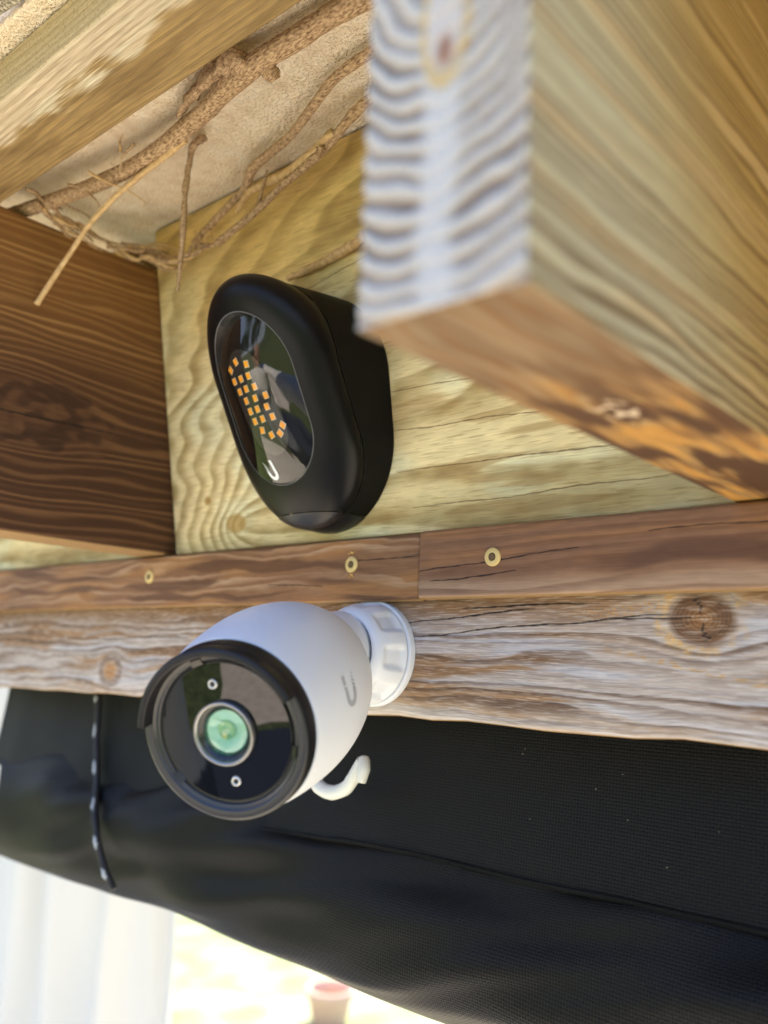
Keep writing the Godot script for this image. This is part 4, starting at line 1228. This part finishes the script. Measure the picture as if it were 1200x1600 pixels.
func nets(bones: Array, cell: float, blend: float, paint: Callable) -> Array:
	var lo := Vector3.ONE * 99.0
	var hi := -lo
	for b in bones:
		var r: float = maxf(b[2], b[3]) + cell * 3.0
		for p in [b[0], b[1]]:
			lo = lo.min(p - Vector3.ONE * r)
			hi = hi.max(p + Vector3.ONE * r)
	var n := Vector3i(((hi - lo) / cell).ceil()) + Vector3i.ONE
	var fld := PackedFloat32Array()
	fld.resize(n.x * n.y * n.z)
	fld.fill(1.0)
	for b in bones:
		var pa: Vector3 = b[0]
		var ab: Vector3 = b[1] - pa
		var l2 := maxf(ab.length_squared(), 1e-9)
		var pad: float = maxf(b[2], b[3]) + blend + cell * 2.0
		var i0 := Vector3i((pa.min(b[1]) - Vector3.ONE * pad - lo) / cell).max(Vector3i.ZERO)
		var i1 := Vector3i((pa.max(b[1]) + Vector3.ONE * pad - lo) / cell).min(n - Vector3i.ONE)
		for z in range(i0.z, i1.z + 1):
			for y in range(i0.y, i1.y + 1):
				for x in range(i0.x, i1.x + 1):
					var p := lo + Vector3(x, y, z) * cell - pa
					var h := clampf(p.dot(ab) / l2, 0.0, 1.0)
					var d: float = (p - ab * h).length() - lerpf(b[2], b[3], h)
					var at := x + n.x * (y + n.y * z)
					var e := fld[at]
					var m := maxf(blend - absf(e - d), 0.0) / blend
					fld[at] = minf(e, d) - m * m * blend * 0.25
	var s := Sheet.new()
	var colors := PackedColorArray()
	var id := {}
	var step := [1, n.x, n.x * n.y]
	for z in n.z - 1:
		for y in n.y - 1:
			for x in n.x - 1:
				var at := x + n.x * (y + n.y * z)
				var neg := 0
				for q in 8:
					if fld[at + (q & 1) + n.x * ((q >> 1) & 1) + n.x * n.y * (q >> 2)] < 0.0: neg += 1
				if neg == 0 or neg == 8: continue
				var sum := Vector3.ZERO
				var cnt := 0
				for q in 8:
					for ax in 3:
						if q & (1 << ax): continue
						var w := q | (1 << ax)
						var fa := fld[at + (q & 1) + n.x * ((q >> 1) & 1) + n.x * n.y * (q >> 2)]
						var fb := fld[at + (w & 1) + n.x * ((w >> 1) & 1) + n.x * n.y * (w >> 2)]
						if (fa < 0.0) != (fb < 0.0):
							var pa := Vector3(q & 1, (q >> 1) & 1, q >> 2)
							var pb := Vector3(w & 1, (w >> 1) & 1, w >> 2)
							sum += pa.lerp(pb, fa / (fa - fb))
							cnt += 1
				var p := lo + (Vector3(x, y, z) + sum / cnt) * cell
				id[at] = s.v.size()
				s.v.append(p)
				s.t.append(Vector2.ZERO)
				colors.append(paint.call(p))
	for at in id:
		var z: int = at / (n.x * n.y)
		var y: int = (at / n.x) % n.y
		var x: int = at % n.x
		for ax in 3:
			if (x == 0 and ax != 0) or (y == 0 and ax != 1) or (z == 0 and ax != 2): continue
			var fa := fld[at]
			var fb := fld[at + step[ax]]
			if (fa < 0.0) == (fb < 0.0): continue
			var j: int = step[(ax + 1) % 3]
			var k: int = step[(ax + 2) % 3]
			if not (id.has(at - j) and id.has(at - k) and id.has(at - j - k)): continue
			var q := [id[at], id[at - j], id[at - j - k], id[at - k]]
			if fa < 0.0: q.reverse()
			for e in [0, 1, 2, 0, 2, 3]: s.i.append(q[e])
	s.smooth()
	return [s, colors]

func photographer() -> void:
	var R := Basis.from_euler(Vector3(0.17424, 0.72322, 0.0387))
	# phone just behind the eye
	var ph := thing("phone", R * Vector3(-0.018, -0.055, 0.016), "dark phone held up towards the bullet camera by the photographer", "phone")
	var black := mat(c8(30, 32, 36), 0.25)
	var body := obj("body", board_mesh(Vector3(-0.056, -0.128, 0.011), Vector3(0.020, 0.020, 0.019), 0.0035), black, ph)
	body.basis = R
	var screen := obj("screen", board_mesh(Vector3(-0.053, -0.125, 0.0188), Vector3(0.017, 0.017, 0.0194), 0.0002), mat(c8(16, 18, 22), 0.08), ph)
	screen.basis = R
	var F := Vector3(0.5, 0, -0.866)
	var S := Vector3(0.866, 0, 0.5)
	var U := Vector3.UP
	var neck := Vector3(-0.62, -0.085, 0.50)
	var hip := Vector3(-0.64, -0.645, 0.53)
	var sr := neck + S * 0.18 - U * 0.05
	var sl := neck - S * 0.18 - U * 0.05
	var grip: Vector3 = R * Vector3(0.012, -0.100, 0.022)
	var elbow := sr.lerp(grip, 0.50) - U * 0.06
	var wrist := elbow.lerp(grip, 0.80)
	var lw := hip - S * 0.24 + F * 0.10 + U * 0.02
	var le := sl - S * 0.06 - U * 0.28
	var bones := [
		[neck - U * 0.10, hip + U * 0.12, 0.125, 0.115], [sr - S * 0.03, sl + S * 0.03, 0.068, 0.068], [neck - U * 0.12 + S * 0.07, hip + S * 0.05 + U * 0.1, 0.11, 0.10], [neck - U * 0.12 - S * 0.07, hip - S * 0.05 + U * 0.1, 0.11, 0.10],
		[neck - U * 0.06, neck + U * 0.07 + F * 0.02, 0.056, 0.054], [hip + S * 0.05, hip - S * 0.05, 0.12, 0.12],
		[sr, elbow, 0.056, 0.046], [elbow, wrist, 0.045, 0.030], [sl, le, 0.056, 0.046], [le, lw, 0.045, 0.030]]
	for side in [1.0, -1.0]:
		var h: Vector3 = hip + S * 0.085 * side - U * 0.05
		var knee: Vector3 = h - U * 0.40 + F * 0.02 + S * 0.02 * side
		var ank: Vector3 = Vector3(knee.x, GROUND + 0.08, knee.z) + S * 0.02 * side - F * 0.03
		bones.append_array([[h, knee, 0.088, 0.060], [knee, ank, 0.058, 0.042], [ank - U * 0.03, ank - U * 0.045 + F * 0.17, 0.044, 0.034]])
	var skin := Color(0.42, 0.24, 0.16)
	var paint := func(p: Vector3) -> Color:
		if p.y < GROUND + 0.11: return Color(0.10, 0.10, 0.11)
		if p.y < hip.y + 0.03: return skin if (p - lw).length() < 0.05 else Color(0.035, 0.04, 0.055)
		if (p - wrist).length() < 0.06 or (p - lw).length() < 0.06 or p.y > neck.y + 0.03 and (p - neck).length() < 0.12: return skin
		if absf(p.y - neck.y + 0.21) < 0.035 and (p - sr).dot(S) < 0.10: return Color(0.04, 0.045, 0.06)
		return Color(0.72, 0.71, 0.70)
	var head := neck + U * 0.165 + F * 0.05
	var look := (F * 0.9 - U * 0.25 + S * 0.2).normalized()
	var hs := look.cross(U).normalized()
	var hu := hs.cross(look)
	var hb := [[head + hu * 0.025, head - hu * 0.03 + look * 0.012, 0.080, 0.068], [head - hu * 0.06 + look * 0.035, head - hu * 0.085 + look * 0.055, 0.045, 0.026], [head - hu * 0.005 + look * 0.082, head - hu * 0.035 + look * 0.098, 0.010, 0.014],
		[head - look * 0.03 + hu * 0.02, head - look * 0.02, 0.075, 0.065], [head - hu * 0.058 + look * 0.082 + hs * 0.014, head - hu * 0.058 + look * 0.082 - hs * 0.014, 0.009, 0.009], [head - hu * 0.08, neck, 0.050, 0.052]]
	for side in [1.0, -1.0]:
		hb.append([head + hs * 0.078 * side + hu * 0.012, head + hs * 0.076 * side - hu * 0.025, 0.014, 0.010])
		hb.append([head + look * 0.070 + hs * 0.034 * side + hu * 0.016, head + look * 0.074 + hs * 0.014 * side + hu * 0.012, 0.011, 0.009])
	var face := func(p: Vector3) -> Color:
		var d := p - head
		for side in [1.0, -1.0]:
			if Vector2(d.dot(hs) - 0.031 * side, (d.dot(hu) + 0.006) * 1.6).length() < 0.011 and d.dot(look) > 0.04: return Color(0.05, 0.04, 0.035)
			if Vector2((d.dot(hs) - 0.031 * side) * 0.5, d.dot(hu) - 0.018).length() < 0.007 and d.dot(look) > 0.04: return Color(0.03, 0.022, 0.018)
		if absf(d.dot(hu) + 0.058) < 0.004 and absf(d.dot(hs)) < 0.022 and d.dot(look) > 0.04: return Color(0.28, 0.12, 0.09)
		return skin
	# right hand: palm, four fingers round the phone's edge, thumb on the other side
	var hand := [[wrist, grip - (grip - wrist) * 0.15, 0.027, 0.030]]
	for k in 4:
		var y := -0.075 - 0.019 * k
		var a: Vector3 = R * Vector3(0.020, y - 0.012, 0.034)
		var len_k: float = [0.92, 1.0, 0.95, 0.78][k]
		hand.append_array([[grip, a, 0.018, 0.0095], [a, R * Vector3(0.030, y, 0.016), 0.0095, 0.0090], [R * Vector3(0.030, y, 0.016), R * Vector3(0.026 - 0.012 * len_k, y + 0.003, 0.0015), 0.0090, 0.0080], [R * Vector3(0.026 - 0.012 * len_k, y + 0.003, 0.0015), R * Vector3(0.022 - 0.030 * len_k, y + 0.004, 0.0010), 0.0080, 0.0070]])
	hand.append_array([[grip, R * Vector3(0.004, -0.085, 0.038), 0.020, 0.012], [R * Vector3(0.004, -0.085, 0.038), R * Vector3(-0.018, -0.062, 0.031), 0.0115, 0.0095]])
	var m := mat(Color.WHITE, 0.7, 0.0, 0.3)
	m.vertex_color_use_as_albedo = true
	var mesh := ArrayMesh.new()
	for e in [nets(bones, 0.018, 0.05, paint), nets(hb, 0.006, 0.022, face), nets(hand, 0.004, 0.010, func(_p): return skin)]:
		var arr: Array = e[0].arrays()
		arr[Mesh.ARRAY_COLOR] = e[1]
		mesh.add_surface_from_arrays(Mesh.PRIMITIVE_TRIANGLES, arr)
	var t := thing("person", Vector3(hip.x, GROUND, hip.z), "person in a white shirt with dark band and dark trousers, holding up a phone", "person")
	obj("body", mesh, m, t)
	var hair := []
	for k in 9:
		var w := TAU * k / 8.0
		var c := head + hu * 0.055 - look * 0.012
		if k < 8: c = head + hu * 0.038 - look * 0.022 + (hs * cos(w) * 0.052 + look * sin(w) * 0.055)
		hair.append([c, c + hu * 0.012, 0.042, 0.036])
	hair.append([head - look * 0.075, head - look * 0.072 - hu * 0.045, 0.036, 0.026])
	var hr: Array = nets(hair, 0.008, 0.02, func(_p): return Color.BLACK)
	obj("hair", mesh_of([hr[0]]), mat(c8(28, 23, 20), 0.6), t)
